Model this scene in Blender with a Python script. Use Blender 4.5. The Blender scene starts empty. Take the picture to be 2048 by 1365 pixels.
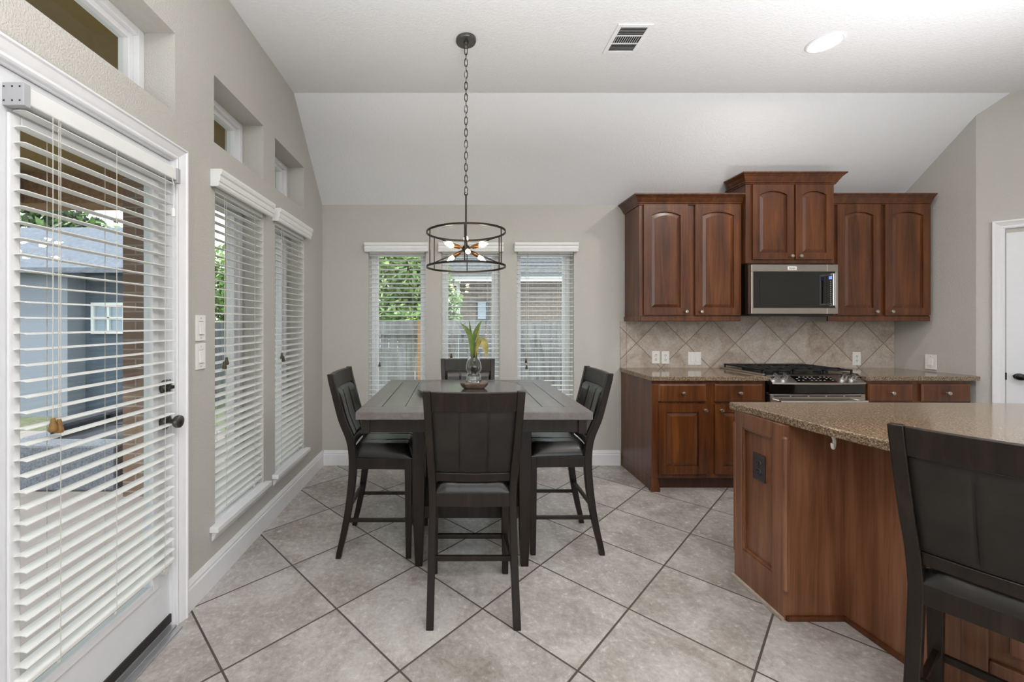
import bpy, bmesh, math, random
from mathutils import Vector, Matrix
random.seed(7)
PI = math.pi
sc = bpy.context.scene
COL = sc.collection

# ------------------------------------------------------------------ camera, world, lights
F = 819.0                      # focal length in pixels of the 2048 wide frame
CAMZ = 1.34
cam_d = bpy.data.cameras.new('camera')
cam = bpy.data.objects.new('camera', cam_d)
COL.objects.link(cam)
cam.location = (0, 0, CAMZ)
cam.rotation_euler = (PI / 2, 0, 0)
cam_d.sensor_width = 36.0
cam_d.lens = F / 2048 * 36.0
cam_d.shift_x = (1024 - 908) / 2048
cam_d.shift_y = -(682.5 - 645) / 2048
cam_d.clip_start = 0.02
sc.camera = cam

sc.view_settings.view_transform = 'Standard'
sc.view_settings.look = 'None'
sc.view_settings.gamma = 1.0
sc.view_settings.exposure = 0.0
sc.view_settings.use_curve_mapping = False
sc.cycles.use_denoising = True
sc.cycles.max_bounces = 10
sc.cycles.diffuse_bounces = 5
sc.cycles.glossy_bounces = 4
sc.cycles.transmission_bounces = 8
sc.cycles.transparent_max_bounces = 16
sc.cycles.sample_clamp_indirect = 6.0
sc.cycles.caustics_reflective = False
sc.cycles.caustics_refractive = False

world = bpy.data.worlds.new('overcast sky')
sc.world = world
world.use_nodes = True
wn = world.node_tree.nodes
wn['Background'].inputs['Color'].default_value = (0.90, 0.95, 1.0, 1)
wn['Background'].inputs['Strength'].default_value = 2.9


def area(name, loc, rot, sx, sy, power, color=(1, 1, 1), shape='RECTANGLE'):
    d = bpy.data.lights.new(name, 'AREA')
    d.shape = shape
    d.size = sx
    d.size_y = sy
    d.energy = power
    d.color = color
    o = bpy.data.objects.new(name, d)
    o.location = loc
    o.rotation_euler = rot
    COL.objects.link(o)
    return o


# added fill lamp behind the camera, in place of unseen rear daylight
area('rear_fill_lamp', (1.6, -3.85, 1.7), (PI / 2, 0, 0), 5.2, 2.3, 8, (1.0, 0.99, 0.98))
# added fill lamps, behind and beside the camera, aimed up to brighten the ceiling
area('ceiling_fill_lamp', (0.5, -0.3, 0.75), (PI, 0, 0), 0.9, 0.4, 142, (1.0, 0.99, 0.985)).data.spread = 2.15
area('ceiling_fill_lamp_kitchen', (2.75, 1.25, 1.1), (PI, 0, 0), 0.9, 0.5, 40, (1.0, 0.99, 0.985)).data.spread = 2.1
sun_d = bpy.data.lights.new('sun', 'SUN')
sun_d.energy = 5.5
sun_d.angle = math.radians(4)
sun_d.color = (1.0, 0.97, 0.92)
sun = bpy.data.objects.new('sun', sun_d)
COL.objects.link(sun)
sun.rotation_euler = Vector((math.cos(math.radians(18)) * math.cos(math.radians(42)), math.sin(math.radians(18)) * math.cos(math.radians(42)), -math.sin(math.radians(42)))).to_track_quat('-Z', 'Y').to_euler()
# recessed cans over the room (the one in the picture and its neighbours)
for cx, cy in ((2.346, 2.589), (2.346, 0.6), (0.1, 0.2), (2.4, -1.4), (0.1, -1.8)):
    area('recessed_lamp_light', (cx, cy, 3.085), (0, 0, 0), 0.14, 0.14, 12, (1.0, 0.95, 0.88), 'DISK')


# ------------------------------------------------------------------ materials
def S(r, g, b):
    def f(c):
        c /= 255.0
        return c / 12.92 if c <= 0.04045 else ((c + 0.055) / 1.055) ** 2.4
    return (f(r), f(g), f(b), 1.0)


class NT:
    def __init__(self, name):
        self.m = bpy.data.materials.new(name)
        self.m.use_nodes = True
        self.t = self.m.node_tree
        self.b = self.t.nodes['Principled BSDF']
        self.out = self.t.nodes['Material Output']

    def n(self, typ, **kw):
        nd = self.t.nodes.new(typ)
        for k, v in kw.items():
            if k.startswith('i_'):
                nd.inputs[k[2:].replace('_', ' ')].default_value = v
            else:
                setattr(nd, k, v)
        return nd

    def l(self, a, b):
        self.t.links.new(a, b)

    def set(self, **kw):
        for k, v in kw.items():
            self.b.inputs[k.replace('_', ' ')].default_value = v

    def coord(self, which='Object', scale=(1, 1, 1), rot=(0, 0, 0), loc=(0, 0, 0)):
        if which == 'World':
            src = self.n('ShaderNodeNewGeometry').outputs['Position']
        else:
            src = self.n('ShaderNodeTexCoord').outputs[which]
        mp = self.n('ShaderNodeMapping')
        mp.inputs['Scale'].default_value = scale
        mp.inputs['Rotation'].default_value = rot
        mp.inputs['Location'].default_value = loc
        self.l(src, mp.inputs['Vector'])
        return mp.outputs['Vector']

    def noise(self, vec, scale, detail=4, rough=0.55, dist=0.0):
        nd = self.n('ShaderNodeTexNoise')
        nd.inputs['Scale'].default_value = scale
        nd.inputs['Detail'].default_value = detail
        nd.inputs['Roughness'].default_value = rough
        nd.inputs['Distortion'].default_value = dist
        self.l(vec, nd.inputs['Vector'])
        return nd.outputs['Fac']

    def ramp(self, fac, stops):
        nd = self.n('ShaderNodeValToRGB')
        el = nd.color_ramp.elements
        while len(el) > 1:
            el.remove(el[-1])
        el[0].position, el[0].color = stops[0]
        for p, c in stops[1:]:
            e = el.new(p)
            e.color = c
        self.l(fac, nd.inputs['Fac'])
        return nd.outputs['Color']

    def mix(self, fac, a, b, mode='MIX'):
        nd = self.n('ShaderNodeMix', data_type='RGBA', blend_type=mode)
        for sock, v in ((nd.inputs[0], fac), (nd.inputs[6], a), (nd.inputs[7], b)):
            if hasattr(v, 'is_linked'):
                self.l(v, sock)
            else:
                sock.default_value = v
        return nd.outputs[2]

    def math(self, op, a, b=0.0, clamp=False):
        nd = self.n('ShaderNodeMath', operation=op)
        nd.use_clamp = clamp
        for sock, v in ((nd.inputs[0], a), (nd.inputs[1], b)):
            if hasattr(v, 'is_linked'):
                self.l(v, sock)
            else:
                sock.default_value = v
        return nd.outputs[0]

    def color(self, c):
        self.l(c, self.b.inputs['Base Color'])

    def bump(self, h, strength=0.2, dist=0.01):
        nd = self.n('ShaderNodeBump')
        nd.inputs['Strength'].default_value = strength
        nd.inputs['Distance'].default_value = dist
        self.l(h, nd.inputs['Height'])
        self.l(nd.outputs['Normal'], self.b.inputs['Normal'])


def plain(name, col, rough=0.5, metal=0.0, vary=0.0, scale=20, bump=0.0, spec=0.5, coat=0.0):
    t = NT(name)
    t.set(Roughness=rough, Metallic=metal)
    t.b.inputs['Specular IOR Level'].default_value = spec
    if coat:
        t.b.inputs['Coat Weight'].default_value = coat
        t.b.inputs['Coat Roughness'].default_value = 0.15
    v = t.coord('Object')
    nz = t.noise(v, scale, 3)
    lo = tuple(c * (1 - vary) for c in col[:3]) + (1,)
    hi = tuple(min(1, c * (1 + vary)) for c in col[:3]) + (1,)
    t.color(t.ramp(nz, [(0.3, lo), (0.7, hi)]))
    if bump:
        t.bump(nz, bump, 0.003)
    return t.m


def painted_wall(name, col, strength=0.35, scale=85, rough=0.75):
    t = NT(name)
    t.set(Roughness=rough)
    t.b.inputs['Specular IOR Level'].default_value = 0.25
    v = t.coord('World')
    a = t.noise(v, scale, 2, 0.5)
    b = t.noise(v, scale * 3, 2, 0.5)
    h = t.math('ADD', t.math('MULTIPLY', t.ramp(a, [(0.42, (0, 0, 0, 1)), (0.60, (1, 1, 1, 1))]), 0.7), t.math('MULTIPLY', b, 0.3))
    t.color(t.mix(t.math('MULTIPLY', a, 0.10), col, tuple(c * 0.8 for c in col[:3]) + (1,)))
    t.bump(h, strength, 0.004)
    return t.m


def wood(name, c_dark, c_mid, c_light, rough=0.35, grain=(26, 26, 1.6), coat=0.25, bump=0.05):
    t = NT(name)
    t.set(Roughness=rough)
    t.b.inputs['Coat Weight'].default_value = coat
    t.b.inputs['Coat Roughness'].default_value = 0.22
    v = t.coord('Object', grain)
    a = t.noise(v, 1.0, 6, 0.6, 0.6)
    v2 = t.coord('Object', (grain[0] * 7, grain[1] * 7, grain[2] * 3))
    f = t.noise(v2, 1.0, 3, 0.6)
    v3 = t.coord('Object', (5, 5, 2))
    big = t.noise(v3, 1.0, 2, 0.5)
    fac = t.math('ADD', t.math('MULTIPLY', a, 0.55), t.math('ADD', t.math('MULTIPLY', f, 0.2), t.math('MULTIPLY', big, 0.25)))
    t.color(t.ramp(fac, [(0.33, c_dark), (0.5, c_mid), (0.68, c_light)]))
    t.bump(f, bump, 0.002)
    return t.m


def glass_pane(name):
    t = NT(name)
    tr = t.n('ShaderNodeBsdfTransparent')
    tr.inputs['Color'].default_value = (0.94, 0.97, 0.96, 1)
    gl = t.n('ShaderNodeBsdfGlossy')
    gl.inputs['Roughness'].default_value = 0.0
    lw = t.n('ShaderNodeLayerWeight')
    lw.inputs['Blend'].default_value = 0.5
    fac = t.math('ADD', t.math('MULTIPLY', t.math('POWER', lw.outputs['Facing'], 5.0), 0.5), 0.03)
    mx = t.n('ShaderNodeMixShader')
    t.l(fac, mx.inputs[0])
    t.l(tr.outputs[0], mx.inputs[1])
    t.l(gl.outputs[0], mx.inputs[2])
    t.l(mx.outputs[0], t.out.inputs['Surface'])
    return t.m


def emission(name, col, strength):
    t = NT(name)
    t.b.inputs['Base Color'].default_value = col
    t.b.inputs['Emission Color'].default_value = col
    t.b.inputs['Emission Strength'].default_value = strength
    return t.m


def diag_tiles(name, plane, pitch, origin, grout_w, cols, grout_col, rough, bump_s, tone=0.12):
    """square tiles laid on the diagonal. plane 'xy' (floor) or 'xz' (wall)"""
    t = NT(name)
    pos = t.n('ShaderNodeNewGeometry').outputs['Position']
    sep = t.n('ShaderNodeSeparateXYZ')
    t.l(pos, sep.inputs[0])
    a = sep.outputs['X']
    b = sep.outputs['Y'] if plane == 'xy' else sep.outputs['Z']
    a = t.math('SUBTRACT', a, origin[0])
    b = t.math('SUBTRACT', b, origin[1])
    k = 1 / (math.sqrt(2) * pitch)
    u = t.math('MULTIPLY', t.math('ADD', a, b), k)
    w = t.math('MULTIPLY', t.math('SUBTRACT', b, a), k)
    fu, fw = t.math('FRACT', u), t.math('FRACT', w)
    du = t.math('MINIMUM', fu, t.math('SUBTRACT', 1.0, fu))
    dw = t.math('MINIMUM', fw, t.math('SUBTRACT', 1.0, fw))
    d = t.math('MULTIPLY', t.math('MINIMUM', du, dw), pitch)
    mask = t.math('LESS_THAN', d, grout_w / 2)
    cmb = t.n('ShaderNodeCombineXYZ')
    t.l(t.math('FLOOR', u), cmb.inputs[0])
    t.l(t.math('FLOOR', w), cmb.inputs[1])
    wn_ = t.n('ShaderNodeTexWhiteNoise', noise_dimensions='3D')
    t.l(cmb.outputs[0], wn_.inputs['Vector'])
    off = t.n('ShaderNodeVectorMath', operation='SCALE')
    t.l(wn_.outputs['Color'], off.inputs[0])
    off.inputs['Scale'].default_value = 13.0
    add = t.n('ShaderNodeVectorMath', operation='ADD')
    t.l(pos, add.inputs[0])
    t.l(off.outputs[0], add.inputs[1])
    vec = add.outputs[0]
    n1 = t.noise(vec, 3.2 * 0.46 / pitch, 5, 0.62, 0.9)
    n2 = t.noise(vec, 38 * 0.46 / pitch, 6, 0.75, 0.4)
    n3 = t.noise(vec, 90, 3, 0.6)
    fac = t.math('ADD', t.math('MULTIPLY', n1, 0.52), t.math('ADD', t.math('MULTIPLY', n2, 0.38), t.math('MULTIPLY', n3, 0.1)))
    body = t.ramp(fac, [(0.34, cols[0]), (0.46, cols[1]), (0.55, cols[2]), (0.68, cols[3])])
    dark = t.math('MULTIPLY', wn_.outputs['Value'], tone)
    body = t.mix(dark, body, (0.0, 0.0, 0.0, 1))
    # thin wandering veins
    v4 = t.noise(vec, 7.0 * 0.46 / pitch, 6, 0.65, 1.5)
    vein = t.math('SUBTRACT', 1.0, t.math('MULTIPLY', t.math('ABSOLUTE', t.math('SUBTRACT', v4, 0.5)), 45.0), True)
    body = t.mix(t.math('MULTIPLY', vein, 0.22), body, cols[0])
    t.color(t.mix(mask, body, grout_col))
    t.l(t.math('ADD', t.math('MULTIPLY', n2, 0.12), t.math('ADD', rough, t.math('MULTIPLY', mask, 0.5))), t.b.inputs['Roughness'])
    edge = t.math('MULTIPLY', t.math('MINIMUM', d, grout_w), 1.0 / grout_w)
    h = t.math('ADD', t.math('MULTIPLY', edge, 0.7), t.math('ADD', t.math('MULTIPLY', n2, 0.35), t.math('MULTIPLY', n3, 0.15)))
    t.bump(h, bump_s, 0.004)
    return t.m


def granite(name):
    t = NT(name)
    t.set(Roughness=0.10)
    t.b.inputs['Specular IOR Level'].default_value = 0.55
    v = t.coord('World')
    n1 = t.noise(v, 150, 5, 0.7, 0.2)
    n2 = t.noise(v, 250, 4, 0.7)
    n3 = t.noise(v, 12, 3, 0.6)
    base = t.ramp(n1, [(0.34, S(40, 33, 28)), (0.44, S(88, 73, 58)), (0.53, S(134, 115, 93)), (0.63, S(172, 156, 134)), (0.73, S(218, 212, 200))])
    sp = t.ramp(n2, [(0.36, (1, 1, 1, 1)), (0.41, (0, 0, 0, 1))])
    c = t.mix(t.math('MULTIPLY', sp, 0.75), base, S(40, 34, 32))
    w = t.ramp(n2, [(0.62, (0, 0, 0, 1)), (0.68, (1, 1, 1, 1))])
    c = t.mix(t.math('MULTIPLY', w, 0.5), c, S(225, 218, 205))
    c = t.mix(t.math('MULTIPLY', n3, 0.25), c, S(140, 115, 90))
    t.color(c)
    return t.m


def brick(name, c1, c2, mortar, rot=(0, 0, 0), scale=1.0):
    t = NT(name)
    t.set(Roughness=0.9)
    # choose the horizontal axis from the face direction so that every side shows courses
    geo = t.n('ShaderNodeNewGeometry')
    sep = t.n('ShaderNodeSeparateXYZ')
    t.l(geo.outputs['Position'], sep.inputs[0])
    sn = t.n('ShaderNodeSeparateXYZ')
    t.l(geo.outputs['True Normal'], sn.inputs[0])
    side = t.math('GREATER_THAN', t.math('ABSOLUTE', sn.outputs['X']), 0.5)
    h = t.math('ADD', t.math('MULTIPLY', sep.outputs['Y'], side), t.math('MULTIPLY', sep.outputs['X'], t.math('SUBTRACT', 1.0, side)))
    cmb = t.n('ShaderNodeCombineXYZ')
    t.l(h, cmb.inputs[0])
    t.l(sep.outputs['Z'], cmb.inputs[1])
    bt = t.n('ShaderNodeTexBrick')
    t.l(cmb.outputs[0], bt.inputs['Vector'])
    bt.inputs['Color1'].default_value = c1
    bt.inputs['Color2'].default_value = c2
    bt.inputs['Mortar'].default_value = mortar
    bt.inputs['Scale'].default_value = scale
    bt.inputs['Mortar Size'].default_value = 0.006
    bt.inputs['Brick Width'].default_value = 0.21
    bt.inputs['Row Height'].default_value = 0.075
    nz = t.noise(t.coord('World'), 9, 4)
    t.color(t.mix(t.math('MULTIPLY', nz, 0.35), bt.outputs['Color'], tuple(c * 0.45 for c in c1[:3]) + (1,)))
    t.bump(bt.outputs['Fac'], -0.4, 0.01)
    return t.m


M = {}
M['wall'] = painted_wall('greige orange peel paint', S(191, 188, 181), 0.45, 165)
M['ceiling'] = painted_wall('white ceiling texture paint', S(222, 223, 225), 0.30, 70)
M['trim'] = plain('white semigloss trim paint', S(226, 226, 228), 0.32, vary=0.015)
M['door_white'] = plain('white door paint', S(219, 220, 223), 0.35, vary=0.015)
M['slat'] = plain('white faux wood slat', S(228, 229, 226), 0.38, vary=0.02)
M['cord'] = plain('blind cord', S(196, 194, 184), 0.8)
M['tassel_wood'] = plain('brown wood tassel', S(128, 96, 48), 0.45, vary=0.2)
M['tassel_dark'] = plain('dark wood tassel', S(70, 60, 42), 0.5, vary=0.2)
M['plastic'] = plain('white plastic', S(232, 230, 226), 0.35)
M['plastic_grey'] = plain('grey plastic bracket', S(170, 171, 174), 0.45)
M['slot'] = plain('dark slot', S(30, 29, 29), 0.6)
M['glass'] = glass_pane('window glass')
M['floor'] = diag_tiles('beige porcelain floor tile', 'xy', 0.483, (0.475, 2.256), 0.0085,
                        [S(136, 127, 120), S(166, 159, 153), S(184, 179, 174), S(202, 199, 195)], S(74, 67, 62), 0.20, 0.22)
M['splash'] = diag_tiles('travertine look backsplash tile', 'xz', 0.327, (3.093, 1.144), 0.0075,
                         [S(146, 126, 110), S(178, 163, 149), S(196, 185, 173), S(214, 206, 197)], S(138, 122, 108), 0.35, 0.12)
M['cab'] = wood('cherry stained maple', S(46, 21, 7), S(86, 45, 17), S(120, 70, 30), 0.34)
M['cab_front'] = M['cab']
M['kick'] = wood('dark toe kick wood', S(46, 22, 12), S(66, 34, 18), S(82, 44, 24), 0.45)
M['island_wood'] = wood('island cherry panel', S(76, 44, 26), S(118, 75, 49), S(150, 104, 76), 0.40, (20, 20, 1.2), 0.2)
M['espresso'] = wood('espresso stained wood', S(16, 12, 9), S(29, 22, 17), S(44, 34, 26), 0.36, (30, 30, 2.0), 0.05)
M['espresso'].node_tree.nodes['Principled BSDF'].inputs['Specular IOR Level'].default_value = 0.28
M['tabletop'] = wood('charcoal weathered plank wood', S(68, 62, 59), S(90, 83, 79), S(112, 105, 101), 0.36, (24, 1.5, 24), 0.5, 0.05)
M['tabletop'].node_tree.nodes['Principled BSDF'].inputs['Coat Roughness'].default_value = 0.32
M['tabletop'].node_tree.nodes['Principled BSDF'].inputs['Specular IOR Level'].default_value = 0.8
M['susan'] = wood('dark polished turntable wood', S(46, 38, 36), S(66, 56, 53), S(84, 74, 70), 0.14, (20, 1.5, 20), 0.6, 0.02)
M['granite'] = granite('tan speckled granite')
M['nickel'] = plain('brushed nickel', S(205, 196, 184), 0.30, 1.0)
M['steel'] = plain('stainless steel', S(186, 178, 170), 0.30, 1.0, vary=0.04, scale=6)
M['chrome'] = plain('bright steel', S(222, 222, 222), 0.14, 1.0)
M['black'] = plain('black enamel', S(16, 16, 17), 0.22)
M['black_matte'] = plain('cast iron black', S(26, 26, 28), 0.55)
M['black_glass'] = plain('black oven glass', S(10, 10, 11), 0.06, coat=0.5)
M['mw_window'] = plain('dark mesh window', S(30, 31, 30), 0.12, vary=0.15, scale=300)
M['orb'] = plain('oil rubbed bronze', S(46, 44, 43), 0.32, 0.9)
M['antique'] = plain('antique pewter', S(104, 102, 100), 0.34, 0.9, vary=0.15, scale=60)
M['brown_plate'] = plain('dark brown plastic', S(52, 44, 46), 0.35)
M['bronze_bar'] = plain('dark bronze bar', S(48, 44, 42), 0.4, 0.8)
M['brass'] = plain('aged brass socket', S(150, 105, 66), 0.35, 0.9)
M['bulb'] = emission('lit filament bulb glass', (1.0, 0.80, 0.52, 1), 45.0)
M['can'] = emission('lit recessed lamp lens', (1.0, 0.93, 0.80, 1), 9.0)
M['blue_led'] = emission('blue display', (0.12, 0.2, 0.9, 1), 1.6)
M['pale_mark'] = plain('pale printed marks', S(190, 195, 200), 0.5)
M['rubber'] = plain('black door sweep', S(34, 28, 26), 0.5)
M['alu'] = plain('aluminium threshold', S(198, 199, 202), 0.32, 0.8)
M['leaf'] = plain('green strap leaf', S(88, 108, 38), 0.4, vary=0.3, scale=30)
M['leaf_y'] = plain('yellowing leaf', S(150, 140, 70), 0.45, vary=0.3, scale=30)
M['root'] = plain('brown bulb and roots', S(96, 66, 48), 0.7, vary=0.35, scale=50)
M['bark_wood'] = plain('raw wood slab', S(96, 78, 68), 0.5, vary=0.4, scale=40, bump=0.3)


def leather(name, col, rough):
    t = NT(name)
    t.set(Roughness=rough)
    t.b.inputs['Specular IOR Level'].default_value = 0.5
    v = t.coord('Object')
    a = t.noise(v, 160, 3, 0.6)
    b = t.noise(v, 9, 3, 0.6)
    t.color(t.ramp(b, [(0.3, tuple(c * 0.75 for c in col[:3]) + (1,)), (0.7, tuple(c * 1.25 for c in col[:3]) + (1,))]))
    t.bump(a, 0.18, 0.002)
    return t.m


M['leather'] = leather('espresso bonded leather', S(27, 24, 22), 0.24)
M['leather_back'] = leather('charcoal leather back', S(38, 35, 32), 0.5)
M['leather_back'].node_tree.nodes['Principled BSDF'].inputs['Specular IOR Level'].default_value = 0.25
M['seam'] = plain('stitched seam', S(24, 22, 21), 0.7)


def clear_glass():
    t = NT('clear vase glass')
    t.set(Roughness=0.02, IOR=1.45)
    t.b.inputs['Transmission Weight'].default_value = 1.0
    t.b.inputs['Base Color'].default_value = (0.97, 0.98, 0.98, 1)
    return t.m


M['vase'] = clear_glass()
# outdoors
M['concrete'] = plain('patio concrete', S(134, 126, 124), 0.9, vary=0.12, scale=5)
M['lawn'] = plain('yard grass', S(100, 104, 78), 0.95, vary=0.35, scale=14)
M['bounce_ground'] = plain('pale bounce ground', S(198, 196, 188), 0.95, vary=0.2, scale=30)  # made-up pale ground, bounces light through the far windows onto ceiling and slats
M['patio_ceiling'] = plain('olive painted porch ceiling', S(128, 106, 46), 0.8, vary=0.06)
M['beam'] = wood('stained porch beam', S(92, 66, 40), S(130, 96, 58), S(156, 120, 78), 0.7, (30, 1.5, 30), 0.0)
M['brick_col'] = brick('brown brick', S(112, 90, 76), S(134, 110, 94), S(150, 142, 134))
M['brick_house'] = brick('tan grey brick', S(104, 90, 79), S(128, 114, 101), S(156, 150, 142))
M['ext_wall'] = brick('exterior brick', S(150, 120, 98), S(170, 140, 116), S(190, 182, 172))
M['shingle'] = plain('grey shingles', S(96, 99, 104), 0.9, vary=0.25, scale=14)
M['pale_shingle'] = plain('pale shingles', S(98, 104, 116), 0.9, vary=0.2, scale=14)  # even blue-grey base colour of the roof
M['siding'] = plain('pale blue siding', S(82, 93, 107), 0.8, vary=0.06, scale=4)
M['siding_white'] = plain('white siding', S(128, 134, 147), 0.8, vary=0.04)
M['fascia'] = plain('white fascia paint', S(226, 230, 230), 0.6)
M['soffit'] = plain('dark soffit', S(90, 86, 78), 0.8)
M['fence'] = wood('weathered fence board', S(78, 79, 80), S(112, 114, 116), S(144, 147, 150), 0.9, (18, 18, 1.5), 0.0, 0.3)
M['cedar'] = wood('new cedar post', S(132, 94, 58), S(156, 116, 76), S(174, 134, 94), 0.8, (18, 18, 1.5), 0.0)
M['tree_leaf'] = plain('tree foliage', S(108, 140, 76), 0.7, vary=0.45, scale=6)
M['tree_leaf_b'] = plain('light tree foliage', S(152, 180, 106), 0.7, vary=0.35, scale=6)
M['tree_dark'] = plain('dark tree foliage', S(62, 74, 52), 0.8, vary=0.4, scale=6)
M['bark'] = plain('tree bark', S(90, 76, 62), 0.9, vary=0.3)
M['box_grey'] = plain('grey electrical box', S(150, 164, 178), 0.5, 0.2)
M['box_dark'] = plain('dark box mount', S(56, 60, 66), 0.6)
M['wicker'] = plain('grey wicker', S(110, 114, 124), 0.8, vary=0.35, scale=60, bump=0.5)
M['cushion_dark'] = plain('charcoal outdoor cushion', S(56, 58, 66), 0.9, vary=0.1)


# ------------------------------------------------------------------ mesh builder
ORG = {}


class MB:
    def __init__(self):
        self.bm = bmesh.new()
        self.mi = 0

    def face(self, pts):
        vs = [self.bm.verts.new(p) for p in pts]
        f = self.bm.faces.new(vs)
        f.material_index = self.mi
        return f

    def hexa(self, p):
        """p: 4 bottom points (ccw) then 4 top points"""
        v = [self.bm.verts.new(q) for q in p]
        for idx in ((3, 2, 1, 0), (4, 5, 6, 7), (0, 1, 5, 4), (1, 2, 6, 5), (2, 3, 7, 6), (3, 0, 4, 7)):
            f = self.bm.faces.new([v[i] for i in idx])
            f.material_index = self.mi
        return self

    def box(self, x0, x1, y0, y1, z0, z1):
        return self.hexa([(x0, y0, z0), (x1, y0, z0), (x1, y1, z0), (x0, y1, z0),
                          (x0, y0, z1), (x1, y0, z1), (x1, y1, z1), (x0, y1, z1)])

    def prism(self, pts, vec):
        """extrude a planar polygon by vec"""
        vec = Vector(vec)
        a = [self.bm.verts.new(Vector(p)) for p in pts]
        b = [self.bm.verts.new(Vector(p) + vec) for p in pts]
        n = len(pts)
        fs = [self.bm.faces.new(a[::-1]), self.bm.faces.new(b)]
        for i in range(n):
            j = (i + 1) % n
            fs.append(self.bm.faces.new([a[i], a[j], b[j], b[i]]))
        for f in fs:
            f.material_index = self.mi
        return self

    def sweep(self, sections, closed=False, caps=True):
        """sections: list of rings (each a list of points, same length)"""
        rings = [[self.bm.verts.new(p) for p in s] for s in sections]
        m = len(rings[0])
        rng = len(rings) if closed else len(rings) - 1
        fs = []
        for i in range(rng):
            r0, r1 = rings[i], rings[(i + 1) % len(rings)]
            for k in range(m):
                q = (k + 1) % m
                fs.append(self.bm.faces.new([r0[k], r0[q], r1[q], r1[k]]))
        if caps and not closed:
            fs.append(self.bm.faces.new(rings[0][::-1]))
            fs.append(self.bm.faces.new(rings[-1]))
        for f in fs:
            f.material_index = self.mi
        return self

    def tube(self, pts, r, seg=8, closed=False, radii=None):
        pts = [Vector(p) for p in pts]
        n = len(pts)
        secs = []
        prev = None
        for i, p in enumerate(pts):
            if closed:
                t = pts[(i + 1) % n] - pts[i - 1]
            else:
                t = pts[min(i + 1, n - 1)] - pts[max(i - 1, 0)]
            t.normalize()
            if prev is None:
                up = Vector((0, 0, 1)) if abs(t.z) < 0.9 else Vector((1, 0, 0))
                u = t.cross(up).normalized()
            else:
                u = (prev - t * prev.dot(t)).normalized()
            prev = u
            w = t.cross(u)
            rr = radii[i] if radii else r
            secs.append([p + (u * math.cos(2 * PI * k / seg) + w * math.sin(2 * PI * k / seg)) * rr for k in range(seg)])
        return self.sweep(secs, closed)

    def cyl(self, p0, p1, r0, r1=None, seg=20):
        r1 = r0 if r1 is None else r1
        return self.tube([p0, p1], r0, seg, radii=[r0, r1])

    def lathe(self, prof, c=(0, 0, 0), seg=32, axis='z', sx=1.0, sy=1.0):
        """prof: (r, h) pairs along the axis"""
        c = Vector(c)
        secs = []
        for r, h in prof:
            ring = []
            for k in range(seg):
                a = 2 * PI * k / seg
                x, y = max(r, 1e-5) * math.cos(a) * sx, max(r, 1e-5) * math.sin(a) * sy
                if axis == 'z':
                    ring.append(c + Vector((x, y, h)))
                elif axis == 'y':
                    ring.append(c + Vector((x, h, y)))
                else:
                    ring.append(c + Vector((h, x, y)))
            secs.append(ring)
        if prof[0][0] < 1e-3 and prof[-1][0] < 1e-3:
            return self.sweep(secs)
        return self.sweep(secs, closed=True)

    def sphere(self, c, r, seg=16, sz=1.0):
        prof = [(r * math.sin(PI * i / 10), -r * sz * math.cos(PI * i / 10)) for i in range(11)]
        return self.lathe(prof, c, seg)

    def grid(self, fn, nu, nv):
        """open surface from fn(i/nu, j/nv)"""
        vs = [[self.bm.verts.new(fn(i / nu, j / nv)) for j in range(nv + 1)] for i in range(nu + 1)]
        for i in range(nu):
            for j in range(nv):
                f = self.bm.faces.new([vs[i][j], vs[i + 1][j], vs[i + 1][j + 1], vs[i][j + 1]])
                f.material_index = self.mi
        return self

    def build(self, name, mats, parent=None, smooth=False, bevel=0.0, fixn=True, **tags):
        if fixn:
            bmesh.ops.recalc_face_normals(self.bm, faces=self.bm.faces)
        if parent is not None:
            o0 = ORG[parent.name]
            off = -o0
        else:
            xs = [v.co for v in self.bm.verts]
            lo = Vector((min(v.x for v in xs), min(v.y for v in xs), min(v.z for v in xs)))
            hi = Vector((max(v.x for v in xs), max(v.y for v in xs), max(v.z for v in xs)))
            o0 = Vector(((lo.x + hi.x) / 2, (lo.y + hi.y) / 2, lo.z))
            off = -o0
        bmesh.ops.translate(self.bm, vec=off, verts=self.bm.verts)
        me = bpy.data.meshes.new(name)
        self.bm.to_mesh(me)
        self.bm.free()
        if not isinstance(mats, (list, tuple)):
            mats = [mats]
        for m in mats:
            me.materials.append(m)
        if smooth:
            for p in me.polygons:
                p.use_smooth = True
            me.set_sharp_from_angle(angle=math.radians(40))
        o = bpy.data.objects.new(name, me)
        COL.objects.link(o)
        if parent is not None:
            o.parent = parent
        else:
            o.location = o0
        ORG[o.name] = o0
        if bevel:
            md = o.modifiers.new('bevel', 'BEVEL')
            md.width = bevel
            md.segments = 2
            md.limit_method = 'ANGLE'
            md.angle_limit = math.radians(40)
        tag(o, **tags)
        return o


def tag(o, label=None, cat=None, group=None, kind=None):
    if label:
        o['label'] = label
    if cat:
        o['category'] = cat
    if group:
        o['group'] = group
    if kind:
        o['kind'] = kind
    return o


def thing(name, label, cat, loc=(0, 0, 0), rotz=0.0, group=None, kind=None, local=False):
    """Empty at the thing's base. local=True: parts are built in the thing's own coordinates."""
    o = bpy.data.objects.new(name, None)
    o.empty_display_size = 0.1
    COL.objects.link(o)
    o.location = loc
    o.rotation_euler = (0, 0, rotz)
    ORG[o.name] = Vector((0, 0, 0)) if (local or rotz) else Vector(loc)
    return tag(o, label, cat, group, kind)


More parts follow.
